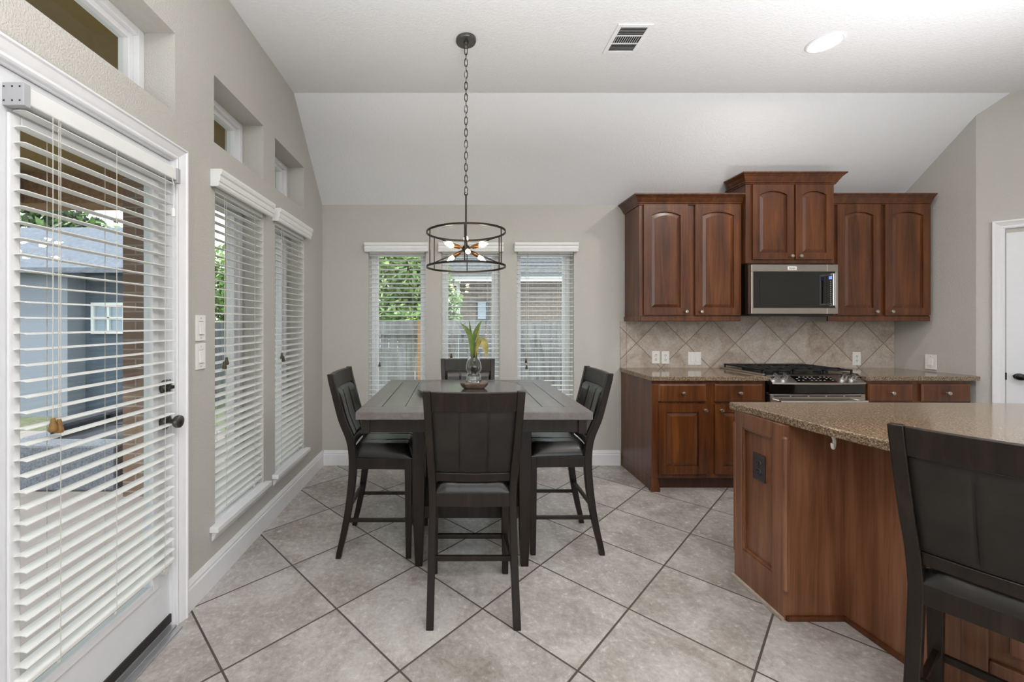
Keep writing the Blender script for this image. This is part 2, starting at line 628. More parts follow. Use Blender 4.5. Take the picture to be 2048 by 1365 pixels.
def copy_thing(root, loc, rotz, label, group=None):
    kids = {}
    for o in bpy.data.objects:
        if o.parent is not None:
            kids.setdefault(o.parent.name, []).append(o)

    def rec(o, parent):
        c = o.copy()
        COL.objects.link(c)
        if parent is not None:
            c.parent = parent
        for ch in kids.get(o.name, []):
            rec(ch, c)
        return c
    r = rec(root, None)
    r.location = loc
    r.rotation_euler = (0, 0, rotz)
    r['label'] = label
    if group:
        r['group'] = group
    return r


# ------------------------------------------------------------------ room shell
XL = -1.235          # left wall face
YB = 3.84            # far wall face
YR = -4.0            # rear wall face
XR = 5.0             # right wall of the open area
ZC = 3.11            # flat ceiling
YS = 3.158           # where the ceiling starts to slope
ZB = 2.442           # top of far wall
WT = 0.25            # exterior wall thickness


def wall_grid(us, vs, holes, to3, depth):
    """wall with rectangular holes: us, vs breakpoints, to3(u, v, d) gives the point"""
    mb = MB()

    def solid(i, j):
        if i < 0 or j < 0 or i >= len(us) - 1 or j >= len(vs) - 1:
            return False
        u, v = (us[i] + us[i + 1]) / 2, (vs[j] + vs[j + 1]) / 2
        return not any(h[0] < u < h[1] and h[2] < v < h[3] for h in holes)
    for i in range(len(us) - 1):
        for j in range(len(vs) - 1):
            if not solid(i, j):
                continue
            u0, u1, v0, v1 = us[i], us[i + 1], vs[j], vs[j + 1]
            mb.mi = 0
            mb.face([to3(u0, v0, 0), to3(u1, v0, 0), to3(u1, v1, 0), to3(u0, v1, 0)])
            if not solid(i - 1, j):
                mb.face([to3(u0, v0, 0), to3(u0, v1, 0), to3(u0, v1, depth), to3(u0, v0, depth)])
            if not solid(i + 1, j):
                mb.face([to3(u1, v0, 0), to3(u1, v0, depth), to3(u1, v1, depth), to3(u1, v1, 0)])
            if not solid(i, j - 1):
                mb.face([to3(u0, v0, 0), to3(u0, v0, depth), to3(u1, v0, depth), to3(u1, v0, 0)])
            if not solid(i, j + 1):
                mb.face([to3(u0, v1, 0), to3(u1, v1, 0), to3(u1, v1, depth), to3(u0, v1, depth)])
            mb.mi = 1
            mb.face([to3(u0, v0, depth), to3(u0, v1, depth), to3(u1, v1, depth), to3(u1, v0, depth)])
    bmesh.ops.remove_doubles(mb.bm, verts=mb.bm.verts, dist=1e-5)
    return mb


# floor
MB().box(XL - WT, XR + 0.3, YR - 0.2, YB + WT, -0.12, 0.0).build('floor', M['floor'], kind='structure',
        label='beige stone-look floor tiles laid on the diagonal', cat='floor')

# ceiling: flat part and slope, 0.15 thick
mb = MB()
x0, x1 = XL - WT, XR + 0.3
prof = [(YR - 0.2, ZC), (YS, ZC), (YB, ZB), (YB + WT, ZB - 0.02), (YB + WT, ZB + 0.25), (YS + 0.05, ZC + 0.2), (YR - 0.2, ZC + 0.2)]
mb.prism([(x0, y, z) for y, z in prof], (x1 - x0, 0, 0))
mb.build('ceiling', M['ceiling'], kind='structure', label='white textured ceiling, flat then sloping down to the far wall', cat='ceiling')

# left wall openings: door, two windows, three transoms
DOOR = (1.00, 1.808, 0.0, 2.062)
WIN_A = (2.116, 2.655, 0.29, 2.075)
WIN_B = (2.825, 3.371, 0.29, 2.075)
TR1 = (0.90, 1.813, 2.268, 2.62)
TR2 = (2.107, 2.655, 2.268, 2.615)
TR3 = (2.825, 3.371, 2.268, 2.615)
DOOR_OUT = (DOOR[0], 2.01, 0.0, DOOR[3])      # the outer opening is wider than the jamb
holes = [DOOR_OUT, WIN_A, WIN_B, TR1, TR2, TR3]
us = sorted({YR - 0.2, YB} | {h[0] for h in holes} | {h[1] for h in holes})
vs = sorted({-0.1, ZC + 0.05} | {h[2] for h in holes} | {h[3] for h in holes})
mb = wall_grid(us, vs, holes, lambda u, v, d: (XL - d, u, v), WT)
mb.mi = 0
mb.box(XL - 0.10, XL, DOOR[1], 2.01, 0.0, DOOR[3])
mb.build('wall_left', [M['wall'], M['ext_wall']], kind='structure', fixn=False,
          label='greige wall with the patio door, two tall windows and three high windows', cat='wall')

# far wall openings: three windows
WIN_C = (-0.802, -0.267, 0.29, 2.045)
WIN_D = (-0.117, 0.431, 0.29, 2.045)
WIN_E = (0.591, 1.125, 0.29, 2.045)
holes = [WIN_C, WIN_D, WIN_E]
us = sorted({XL - WT, XR + 0.3} | {h[0] for h in holes} | {h[1] for h in holes})
vs = sorted({-0.1, ZB + 0.02} | {h[2] for h in holes} | {h[3] for h in holes})
wall_grid(us, vs, holes, lambda u, v, d: (u, YB + d, v), WT).build('wall_back', [M['wall'], M['ext_wall']], kind='structure', fixn=False,
          label='greige far wall with three narrow windows and the kitchen cabinets', cat='wall')

# right side: short side wall, 45 degree pantry wall, long right wall
PC = (4.175, 3.275)                      # outer corner seen in the picture
PD = (5.0, 3.275 - (5.0 - 4.175))        # end of the diagonal wall
mb = MB()
mb.prism([(4.125, YB + 0.02, -0.1), (PC[0], PC[1], -0.1), (PD[0], PD[1], -0.1), (PD[0] + 0.12, PD[1] + 0.05, -0.1), (PC[0] + 0.11, PC[1] + 0.06, -0.1), (4.245, YB + 0.02, -0.1)],
         (0, 0, ZC + 0.12))
mb.build('wall_right', M['wall'], kind='structure', label='greige side wall turning diagonally to the pantry door', cat='wall')
MB().box(XR, XR + 0.12, YR, PD[1] + 0.02, -0.1, ZC + 0.02).build('wall_right_long', M['wall'], kind='structure', label='greige right wall of the open room, out of view', cat='wall')
# rear wall of the living area; opening added to let sky light in
RW = (-0.9, 4.4, 0.5, 2.8)
us = [XL, RW[0], RW[1], XR + 0.1]
vs = [-0.1, RW[2], RW[3], ZC + 0.02]
wall_grid(us, vs, [RW], lambda u, v, d: (u, YR - d, v), 0.2).build('wall_rear', M['wall'], kind='structure', fixn=False, label='greige rear wall behind the viewer', cat='wall')

# baseboards (profiled)
def base_profile(t):
    return [(0, 0), (0.016 * t, 0), (0.016 * t, 0.100), (0.012 * t, 0.108), (0.013 * t, 0.118), (0.008 * t, 0.130), (0.004 * t, 0.140), (0, 0.140)]


mb = MB()
for ya, yb in ((YR, DOOR[0] - 0.06), (DOOR[1] + 0.0525, YB)):
    mb.sweep([[(XL + d, y, z) for d, z in base_profile(1)] for y in (ya, yb)])
mb.build('baseboard_left', M['trim'], kind='structure', label='tall white baseboard along the window wall', cat='baseboard')
mb = MB()
mb.sweep([[(x, YB - d, z) for d, z in base_profile(1)] for x in (XL + 0.016, 1.553)])
mb.build('baseboard_back', M['trim'], kind='structure', label='white baseboard under the three far windows', cat='baseboard')


# ------------------------------------------------------------------ windows (frames and panes)
def window(idx, axis, h, label, sill=True, frame_d=0.135):
    """axis 'x': in left wall (u = world y); 'y': in far wall (u = world x)"""
    u0, u1, v0, v1 = h

    def P(u, d, v):
        return (XL - d, u, v) if axis == 'x' else (u, YB + d, v)

    def bx(mb, ua, ub, da, db, va, vb):
        mb.hexa([P(ua, da, va), P(ub, da, va), P(ub, db, va), P(ua, db, va), P(ua, da, vb), P(ub, da, vb), P(ub, db, vb), P(ua, db, vb)])
    base = P((u0 + u1) / 2, frame_d, v0)
    w = thing('window_%d' % idx, label, 'window', base, kind='structure')
    mb = MB()
    for fw, da, db, ins in ((0.034, frame_d, frame_d + 0.085, 0.0), (0.026, frame_d + 0.022, frame_d + 0.07, 0.034)):
        a0, a1, b0, b1 = u0 + ins, u1 - ins, v0 + ins, v1 - ins
        bx(mb, a0, a0 + fw, da, db, b0, b1)
        bx(mb, a1 - fw, a1, da, db, b0, b1)
        bx(mb, a0 + fw, a1 - fw, da, db, b0, b0 + fw)
        bx(mb, a0 + fw, a1 - fw, da, db, b1 - fw, b1)
    mb.build('window_frame', M['trim'], w, bevel=0.003)
    mb = MB()
    bx(mb, u0 + 0.05, u1 - 0.05, frame_d + 0.044, frame_d + 0.048, v0 + 0.05, v1 - 0.05)
    mb.build('pane', M['glass'], w)
    if sill:
        mb = MB()
        bx(mb, u0 + 0.002, u1 - 0.002, 0.0, frame_d, v0 + 0.002, v0 + 0.012)
        bx(mb, u0 - 0.05, u1 + 0.03, -0.045, 0.0, v0 - 0.016, v0 + 0.012)
        # moulded apron below
        ring = [(-0.026, v0 - 0.016), (-0.026, v0 - 0.030), (-0.014, v0 - 0.052), (-0.006, v0 - 0.066), (0, v0 - 0.070), (0, v0 - 0.016)]
        mb.sweep([[P(u, d, z) for d, z in ring] for u in (u0 - 0.032, u1 + 0.012)])
        mb.build('window_sill', M['trim'], w, bevel=0.004)
    return w


window(1, 'x', WIN_A, 'tall window beside the patio door')
window(2, 'x', WIN_B, 'tall window nearest the far corner on the left wall')
window(3, 'y', WIN_C, 'left of the three far windows, showing the tree')
window(4, 'y', WIN_D, 'middle of the three far windows, behind the pendant light')
window(5, 'y', WIN_E, 'right of the three far windows, showing fence boards')
window(6, 'x', TR1, 'high window above the patio door', False)
window(7, 'x', TR2, 'middle one of the three small high windows', False)
window(8, 'x', TR3, 'small high window nearest the far corner', False)

# ------------------------------------------------------------------ patio door
d0, d1 = DOOR[0] + 0.012, DOOR[1] - 0.012
dx = XL - 0.012                                   # room face of the slab
door = thing('door_1', 'white full-glass patio door in the left wall', 'door', (dx - 0.02, (d0 + d1) / 2, 0.03), kind='structure')
LY0, LY1, LZ0, LZ1 = 1.150, 1.705, 0.235, 1.915    # glass
mb = MB()
mb.box(dx - 0.045, dx, d0, LY0, 0.03, 2.047).box(dx - 0.045, dx, LY1, d1, 0.03, 2.047)
mb.box(dx - 0.045, dx, LY0, LY1, 0.03, LZ0).box(dx - 0.045, dx, LY0, LY1, LZ1, 2.047)
mb.build('slab', M['door_white'], door)
mb = MB()
for a0, a1, b0, b1 in ((LY0 - 0.012, LY0 + 0.02, LZ0 - 0.012, LZ1 + 0.012), (LY1 - 0.02, LY1 + 0.012, LZ0 - 0.012, LZ1 + 0.012),
                       (LY0 + 0.02, LY1 - 0.02, LZ0 - 0.012, LZ0 + 0.02), (LY0 + 0.02, LY1 - 0.02, LZ1 - 0.02, LZ1 + 0.012)):
    mb.box(dx, dx + 0.010, a0, a1, b0, b1)
mb.build('lite_frame', M['trim'], door, bevel=0.004)
MB().box(dx - 0.025, dx - 0.021, LY0, LY1, LZ0, LZ1).build('pane', M['glass'], door)
mb = MB()
mb.box(dx - 0.03, dx + 0.008, d0, d1, 0.026, 0.062)
mb.build('door_sweep', M['rubber'], door, label='black rubber sweep')


def rose(mb, y, z, r):
    mb.lathe([(0, 0.0), (r, 0.0), (r, 0.006), (r * 0.8, 0.010), (r * 0.72, 0.009), (r * 0.55, 0.016), (0, 0.017)], (dx, y, z), 28, 'x')


mb = MB()
rose(mb, 1.765, 0.912, 0.034)
mb.cyl((dx + 0.012, 1.765, 0.912), (dx + 0.05, 1.765, 0.912), 0.011)
mb.lathe([(0, 0), (0.014, 0.0), (0.024, 0.006), (0.028, 0.016), (0.026, 0.026), (0.018, 0.031), (0.0, 0.033)], (dx + 0.042, 1.765, 0.912), 28, 'x')
mb.build('knob', M['antique'], door, smooth=True, label='dark bronze round door knob')
mb = MB()
rose(mb, 1.765, 1.06, 0.033)
mb.box(dx + 0.014, dx + 0.034, 1.752, 1.778, 1.053, 1.067)
mb.build('deadbolt', M['antique'], door, smooth=True, label='dark bronze deadbolt thumb turn')
mb = MB()
mb.box(dx - 0.004, dx + 0.004, d1 - 0.001, d1 + 0.010, 0.885, 0.94).box(dx - 0.004, dx + 0.004, d1 - 0.001, d1 + 0.010, 1.03, 1.09)
mb.build('latch_plate', M['orb'], door)


def casing(name, P, u0, u1, ztop, w, label):
    """moulded casing round an opening: P(u, d, z) with d out of the wall"""
    prof = [(0.0, 0.0), (0.0, 0.012), (0.10, 0.016), (0.28, 0.013), (0.42, 0.017), (0.62, 0.021), (0.80, 0.024), (0.88, 0.030), (1.0, 0.030), (1.0, 0.0)]
    mb = MB()
    secs = []
    for k in range(4):
        ring = []
        for a, d in prof:
            o = a * w
            pts = ((u0 - o, 0.0), (u0 - o, ztop + o), (u1 + o, ztop + o), (u1 + o, 0.0))
            u, z = pts[k]
            ring.append(P(u, d, z))
        secs.append(ring)
    mb.sweep(secs)
    return mb.build(name, M['trim'], kind='structure', label=label, cat='trim')


casing('trim_1', lambda u, d, z: (XL + d, u, z), DOOR[0] + 0.004, DOOR[1] - 0.004, 2.058, 0.056, 'white moulded casing round the patio door')
# jambs and stop
mb = MB()
for (a0, a1, b0, b1) in ((DOOR[0], DOOR[0] + 0.012, 0.0, 2.062), (DOOR[1] - 0.012, DOOR[1], 0.0, 2.062), (DOOR[0] + 0.012, DOOR[1] - 0.012, 2.050, 2.062)):
    mb.box(XL - 0.10, XL, a0, a1, b0, b1)
mb.build('trim_2', M['trim'], kind='structure', label='white patio door jamb', cat='trim')
mb = MB()
for i, (xa, xb, za, zb) in enumerate(((XL - 0.10, XL - 0.008, 0.0, 0.022), (XL - 0.008, XL + 0.020, 0.0, 0.014), (XL + 0.020, XL + 0.045, 0.0, 0.008))):
    mb.box(xa, xb, DOOR[0] + 0.012, DOOR[1] - 0.012, za, zb)
mb.build('trim_3', M['alu'], kind='structure', bevel=0.002, label='aluminium threshold under the patio door', cat='threshold')


# ------------------------------------------------------------------ blinds
def blind(label, w, z0, z1, loc, rotz, valance=None, headrail=True, tassels=(), tassel_mat='tassel_dark', tilt=0.0, y_c=0.028,
          ladders=(0.2, 0.8), group='white slatted window blinds', pitch=0.0437, tilt_cord=False, slat_d=0.05):
    """local x along the window, local -y towards the room, z world height"""
    t = thing('window_blind', label, 'blind', loc, rotz, group, local=True)
    zb = loc[2]
    hw = w / 2
    top = z1 - 0.055
    mb = MB()
    n = int((top - z0 - 0.03) / pitch)
    for i in range(n):
        z = top - 0.01 - i * pitch - zb
        c, s = math.cos(tilt), math.sin(tilt)
        ring = []
        for q, e in ((-1, 0), (-0.5, 0.0022), (0, 0.003), (0.5, 0.0022), (1, 0)):
            dy = q * slat_d / 2
            ring.append((dy * c - e * s, dy * s + e * c))
        ring2 = [(y, z_ - 0.0026) for y, z_ in reversed(ring)]
        full = ring + ring2
        mb.sweep([[(x, y_c + y, z + zz) for y, zz in full] for x in (-hw, hw)])
    mb.build('slats', M['slat'], t)
    zl = top - 0.01 - n * pitch - zb
    mb = MB()
    mb.box(-hw, hw, y_c - slat_d / 2, y_c + slat_d / 2, zl - 0.008, zl + 0.010)
    mb.build('bottom_rail', M['slat'], t, bevel=0.004)
    mb = MB()
    mb.box(-hw, hw, y_c - 0.027, y_c + 0.027, z1 - 0.05 - zb, z1 - zb)
    mb.build('headrail', M['slat'], t, bevel=0.004)
    mb = MB()
    for f in ladders:
        x = -hw + f * w
        for y in (y_c - slat_d / 2 - 0.001, y_c + slat_d / 2 + 0.001):
            mb.cyl((x, y, zl), (x, y, z1 - 0.04 - zb), 0.0011, seg=5)
        mb.lathe([(0, 0), (0.006, 0), (0.006, -0.01), (0.003, -0.014), (0, -0.014)], (x, y_c - slat_d / 2 + 0.005, zl - 0.008), 8)
    mb.build('ladder_cord', M['cord'], t)
    if valance:
        va0, va1, ov = valance            # z range and side overhang
        a, b = va0 - zb, va1 - zb
        h = b - a
        prof = [(-0.022, a), (-0.040, a), (-0.046, a + 0.12 * h), (-0.044, a + 0.26 * h), (-0.050, a + 0.30 * h), (-0.052, a + 0.48 * h), (-0.050, a + 0.62 * h), (-0.058, a + 0.70 * h), (-0.062, a + 0.85 * h), (-0.060, b), (-0.022, b)]
        mb = MB()
        mb.sweep([[(x, y, z) for y, z in prof] for x in (-hw - ov, hw + ov)])
        for s in (-1, 1):
            xa, xb = sorted((s * (hw + ov), s * (hw + ov - 0.012)))
            mb.box(xa, xb, -0.024, -0.0005, a, b)
        mb.build('valance', M['slat'], t, bevel=0.0015)
    for i, (f, zt) in enumerate(tassels):
        x = -hw + f * w
        y = y_c - slat_d / 2 - 0.010
        mb = MB()
        mb.cyl((x, y, zt + 0.03 - zb), (x, y, z1 - 0.05 - zb), 0.0012, seg=5)
        cd = mb.build('pull_cord', M['cord'], t)
        mb = MB()
        mb.lathe([(0, 0.036), (0.005, 0.036), (0.007, 0.030), (0.0065, 0.024), (0.011, 0.010), (0.012, 0.0), (0.010, -0.004), (0, -0.004)], (x, y, zt - zb), 14)
        mb.build('tassel', M[tassel_mat], cd, smooth=True, label='turned brown wooden tassel')
    if tilt_cord:
        x = hw - 0.035
        y = y_c - slat_d / 2 - 0.012
        mb = MB()
        pts = [(x, y, z1 - 0.05 - zb), (x + 0.006, y - 0.004, z1 - 0.09 - zb), (x + 0.010, y - 0.004, z1 - 0.14 - zb), (x + 0.008, y, z1 - 0.18 - zb)]
        mb.tube(pts, 0.0012, 5)
        cd = mb.build('tilt_cord', M['slat'], t)
        mb = MB()
        mb.lathe([(0, 0), (0.007, 0), (0.008, -0.035), (0, -0.036)], (x + 0.008, y, z1 - 0.178 - zb), 12)
        mb.build('tassel', M['plastic'], cd, smooth=True, label='white plastic cord weight')
    return t


def lblind(h, label, tassels, **kw):
    u0, u1 = h[0], h[1]
    return blind(label, u1 - u0 - 0.012, 0.315, 2.065, (XL, (u0 + u1) / 2, 0.315), PI / 2, (2.03, 2.118, 0.05), tassels=tassels, **kw)


lblind(WIN_A, 'white slatted blind on the tall window beside the patio door', ((0.13, 1.095), (0.17, 1.115)), tilt=0.10)
lblind(WIN_B, 'white slatted blind on the left wall window nearest the far corner', ((0.17, 1.085), (0.22, 1.06)), tilt=0.14)


def fblind(h, label, tassels, **kw):
    u0, u1 = h[0], h[1]
    return blind(label, u1 - u0 - 0.012, 0.315, 2.035, ((u0 + u1) / 2, YB, 0.315), 0.0, (1.995, 2.078, 0.035), tassels=tassels, **kw)


fblind(WIN_C, 'white slatted blind over the far window that shows the green tree', ((0.19, 0.93), (0.70, 1.83)), tilt=-0.10, ladders=(0.24, 0.78))
fblind(WIN_D, 'white slatted blind on the middle far window behind the pendant light', ((0.16, 1.01), (0.18, 0.96)), ladders=(0.2, 0.8))
fblind(WIN_E, 'white slatted blind on the far window that shows fence and brick', ((0.15, 0.965), (0.158, 0.905)), ladders=(0.2, 0.75))

# blind hung on the patio door
db = blind('white slatted blind with side bracket hung on the glass patio door', 0.61, 0.262, 2.0, (-1.262, 1.455, 0.262), PI / 2,
           tassels=((0.105, 1.02), (0.135, 1.012)), tassel_mat='tassel_wood', y_c=-0.043, ladders=(0.16, 0.50, 0.90), pitch=0.0448, slat_d=0.040, tilt_cord=True, tilt=0.02)
for s in (-1, 1):
    xa, xb = sorted((s * 0.305, s * 0.325))
    mb = MB()
    mb.box(xa, xb, -0.074, -0.006, 1.940 - 0.262, 2.004 - 0.262)
    br = mb.build('bracket', M['plastic_grey'], db, bevel=0.002, label='grey box bracket')
    if s < 0:
        for y in (-0.066, -0.045, -0.022):
            for z in (1.951, 1.990):
                MB().box(-0.3262, -0.3248, y, y + 0.004, z - 0.262, z + 0.004 - 0.262).build('screw', M['slot'], br)
for s in (-1, 1):
    mb = MB()
    x = s * 0.30
    mb.box(x - 0.008, x + 0.008, -0.03, -0.010, 0.0, 0.022)
    mb.build('hold_down', M['plastic'], db)


# ------------------------------------------------------------------ plates on the walls
def plate(name, label, cat, c, face, style, w=0.072, h=0.117, mat='plastic', group=None):
    """face: rotation about z; local -y is out of the wall"""
    t = thing(name, label, cat, (c[0], c[1], c[2] - h / 2), face, group, local=True)
    zc = h / 2
    mb = MB()
    mb.box(-w / 2, w / 2, -0.006, 0.0, 0, h)
    mb.build('cover_plate', M[mat], t, bevel=0.002)
    dark = M['slot'] if mat == 'plastic' else M['black']
    if style == 'rocker':
        mb = MB()
        mb.hexa([(-0.017, -0.006, zc - 0.034), (0.017, -0.006, zc - 0.034), (0.017, -0.004, zc - 0.034), (-0.017, -0.004, zc - 0.034),
                 (-0.017, -0.006, zc + 0.034), (0.017, -0.006, zc + 0.034), (0.017, -0.004, zc + 0.034), (-0.017, -0.004, zc + 0.034)])
        mb.hexa([(-0.015, -0.0135, zc - 0.031), (0.015, -0.0135, zc - 0.031), (0.015, -0.005, zc - 0.031), (-0.015, -0.005, zc - 0.031),
                 (-0.015, -0.0075, zc + 0.031), (0.015, -0.0075, zc + 0.031), (0.015, -0.005, zc + 0.031), (-0.015, -0.005, zc + 0.031)])
        mb.build('rocker', M['plastic'], t, bevel=0.001)
    elif style == 'double_rocker':
        for s in (-0.024, 0.024):
            mb = MB()
            mb.hexa([(s - 0.016, -0.0125, zc - 0.032), (s + 0.016, -0.0125, zc - 0.032), (s + 0.016, -0.005, zc - 0.032), (s - 0.016, -0.005, zc - 0.032),
                     (s - 0.016, -0.0075, zc + 0.032), (s + 0.016, -0.0075, zc + 0.032), (s + 0.016, -0.005, zc + 0.032), (s - 0.016, -0.005, zc + 0.032)])
            mb.build('rocker', M['plastic'], t, bevel=0.001)
    else:
        for zz in (zc - 0.02, zc + 0.02):
            mb = MB()
            mb.lathe([(0, -0.0085), (0.0155, -0.0085), (0.017, -0.005), (0, -0.004)], (0, 0, zz), 20, 'y')
            so = mb.build('socket', M[mat], t)
            mb = MB()
            mb.box(-0.0075, -0.0045, -0.0095, -0.008, zz - 0.001, zz + 0.009)
            mb.box(0.0045, 0.0075, -0.0095, -0.008, zz - 0.001, zz + 0.009)
            mb.cyl((0, -0.0095, zz - 0.008), (0, -0.008, zz - 0.008), 0.0028, seg=8)
            mb.build('slots', dark, so)
    for zz in ((zc - 0.048, zc + 0.048) if style != 'outlet' else (zc,)):
        mb = MB()
        mb.cyl((0, -0.0075, zz), (0, -0.005, zz), 0.003, seg=8)
        mb.build('screw', M['plastic_grey'] if mat == 'plastic' else dark, t)
    return t


plate('light_switch', 'white rocker switch, upper of the two beside the patio door', 'light switch', (XL, 1.99, 1.312), PI / 2, 'rocker', 0.075, 0.125)
plate('light_switch', 'white rocker switch, lower of the two beside the patio door', 'light switch', (XL, 1.99, 1.174), PI / 2, 'rocker', 0.075, 0.125)
PY = YB - 0.010
plate('outlet', 'white wall plate nearest the left end of the tiled backsplash', 'outlet', (1.886, PY, 1.012), 0.0, 'outlet')
plate('outlet', 'white outlet plate second from the left end of the backsplash', 'outlet', (1.975, PY, 1.010), 0.0, 'outlet')
plate('light_switch', 'white double rocker switch on the backsplash left of the range', 'light switch', (2.247, PY, 1.003), 0.0, 'double_rocker', 0.122, 0.122)
plate('outlet', 'white outlet plate on the backsplash right of the range', 'outlet', (3.762, PY, 1.0), 0.0, 'outlet', 0.076, 0.125)
plate('outlet', 'white plate on the painted side wall past the backsplash', 'outlet', (4.1475, 3.56, 0.995), -PI / 2 + 0.09, 'rocker', 0.08, 0.13)

# ------------------------------------------------------------------ pantry door on the diagonal wall
# local frame: x along the wall (to the right and towards the viewer), -y out of the wall
PA = -PI / 4
pd = thing('door_2', 'white pantry door on the diagonal wall at the right', 'door', (PC[0], PC[1], 0.0), PA, kind='structure', local=True)
mb = MB()
mb.box(0.145, 0.76, -0.004, 0.02, 0.01, 2.03)
mb.build('slab', M['door_white'], pd)
mb = MB()
for a0, a1, b0, b1 in ((0.27, 0.63, 1.08, 1.90), (0.27, 0.63, 0.2, 0.85)):
    for xa, xb, za, zb in ((a0, a0 + 0.02, b0, b1), (a1 - 0.02, a1, b0, b1), (a0 + 0.02, a1 - 0.02, b0, b0 + 0.02), (a0 + 0.02, a1 - 0.02, b1 - 0.02, b1)):
        mb.box(xa, xb, -0.009, -0.004, za, zb)
mb.build('panel_moulding', M['door_white'], pd, bevel=0.003)
mb = MB()
mb.lathe([(0, -0.004), (0.030, -0.004), (0.030, -0.010), (0.012, -0.014), (0.011, -0.04), (0.024, -0.046), (0.031, -0.056), (0.028, -0.067), (0.014, -0.073), (0, -0.074)], (0.205, 0, 0.925), 28, 'y', sy=0.8)
mb.build('knob', M['orb'], pd, smooth=True, label='dark oval door knob')
mb = MB()
mb.box(0.139, 0.147, -0.007, 0.0, 0.895, 0.95)
mb.build('strike_plate', M['orb'], pd)
mb = MB()
prof = [(0.0, 0.0), (0.0, 0.012), (0.15, 0.016), (0.35, 0.013), (0.6, 0.019), (0.85, 0.026), (1.0, 0.026), (1.0, 0.0)]
secs = []
for k in range(4):
    ring = []
    for a, d in prof:
        o = a * 0.062
        u, z = ((0.138 - o, 0.0), (0.138 - o, 2.065 + o), (0.77 + o, 2.065 + o), (0.77 + o, 0.0))[k]
        ring.append((u, -d, z))
    secs.append(ring)
mb.sweep(secs)
mb.build('casing', M['trim'], pd)


# ------------------------------------------------------------------ cabinets
def cab_door(parent, x0, x1, z0, z1, y, arch=True, knob=None, frame=0.062):
    """raised panel door standing 0.02 proud of face plane y (room side is -y)"""
    mb = MB()
    t = 0.020
    mb.box(x0, x1, y - 0.008, y, z0, z1)
    mb.box(x0, x0 + frame, y - t, y - 0.008, z0, z1)
    mb.box(x1 - frame, x1, y - t, y - 0.008, z0, z1)
    mb.box(x0 + frame, x1 - frame, y - t, y - 0.008, z0, z0 + frame)
    a0, a1 = x0 + frame, x1 - frame
    rise = 0.030 if arch else 0.0
    zt = z1 - frame - rise

    def arc(b0, b1, zz, rr, n=14):
        pts = []
        for i in range(n + 1):
            s = i / n
            pts.append((b0 + (b1 - b0) * s, zz + rr * (1 - (2 * s - 1) ** 2)))
        return pts
    if arch:
        poly = [(a0, z1), (a0, zt)] + arc(a0, a1, zt, rise)[1:-1] + [(a1, zt), (a1, z1)]
    else:
        poly = [(a0, z1), (a0, zt), (a1, zt), (a1, z1)]
    mb.prism([(x, y - t, z) for x, z in poly], (0, t - 0.008, 0))
    # raised field: bevelled ring then flat
    g1, g2 = 0.006, 0.030

    def fld(g, yy):
        b0, b1, zz = a0 + g, a1 - g, zt - g
        pts = [(b0, z0 + frame + g), (b1, z0 + frame + g)]
        pts += list(reversed(arc(b0, b1, zz, rise))) if arch else [(b1, zz), (b0, zz)]
        return [(x, yy, z) for x, z in pts]
    secs = [fld(g1, y - 0.009), fld(g1, y - 0.010), fld(g2, y - 0.017)]
    mb.sweep(secs)
    d = mb.build('door', M['cab'], parent, bevel=0.003)
    if knob:
        mk_knob(d, knob[0], y - t, knob[1])
    return d


def mk_knob(parent, x, y, z):
    mb = MB()
    mb.lathe([(0, 0.0), (0.007, 0.0), (0.0055, -0.006), (0.006, -0.011), (0.0125, -0.017), (0.0145, -0.022), (0.012, -0.027), (0.0, -0.029)], (x, y, z), 20, 'y')
    return mb.build('knob', M['nickel'], parent, smooth=True, label='small round brushed nickel knob')


def cab_drawer(parent, x0, x1, z0, z1, y):
    mb = MB()
    mb.box(x0, x1, y - 0.014, y, z0, z1)
    mb.hexa([(x0 + 0.0, y - 0.014, z0), (x1, y - 0.014, z0), (x1, y - 0.014, z1), (x0, y - 0.014, z1),
             (x0 + 0.012, y - 0.020, z0 + 0.012), (x1 - 0.012, y - 0.020, z0 + 0.012), (x1 - 0.012, y - 0.020, z1 - 0.012), (x0 + 0.012, y - 0.020, z1 - 0.012)])
    d = mb.build('drawer', M['cab'], parent, bevel=0.002)
    mk_knob(d, (x0 + x1) / 2, y - 0.020, (z0 + z1) / 2)
    return d


def crown(parent, x0, x1, yf, zb, zt, yb, left=True, right=True, out=0.062):
    h = zt - zb
    prof = [(-0.004, zb), (0.010, zb), (0.012, zb + 0.10 * h), (0.018, zb + 0.16 * h), (0.020, zb + 0.26 * h), (0.026, zb + 0.36 * h), (out * 0.62, zb + 0.62 * h), (out * 0.90, zb + 0.84 * h), (out, zb + 0.88 * h), (out, zt), (-0.004, zt)]
    corners = []
    if left:
        corners.append(lambda o: (x0 - o, yb))
        corners.append(lambda o: (x0 - o, yf - o))
    else:
        corners.append(lambda o: (x0, yf - o))
    if right:
        corners.append(lambda o: (x1 + o, yf - o))
        corners.append(lambda o: (x1 + o, yb))
    else:
        corners.append(lambda o: (x1, yf - o))
    mb = MB()
    mb.sweep([[(c(o)[0], c(o)[1], z) for o, z in prof] for c in corners])
    mb.box(x0, x1, yf, yb, zt - 0.02, zt)
    return mb.build('crown_moulding', M['cab'], parent)


UY = 3.539                       # face of the upper cabinets
UB, UT = 1.395, 2.372
UL0, UL1 = 1.600, 2.476


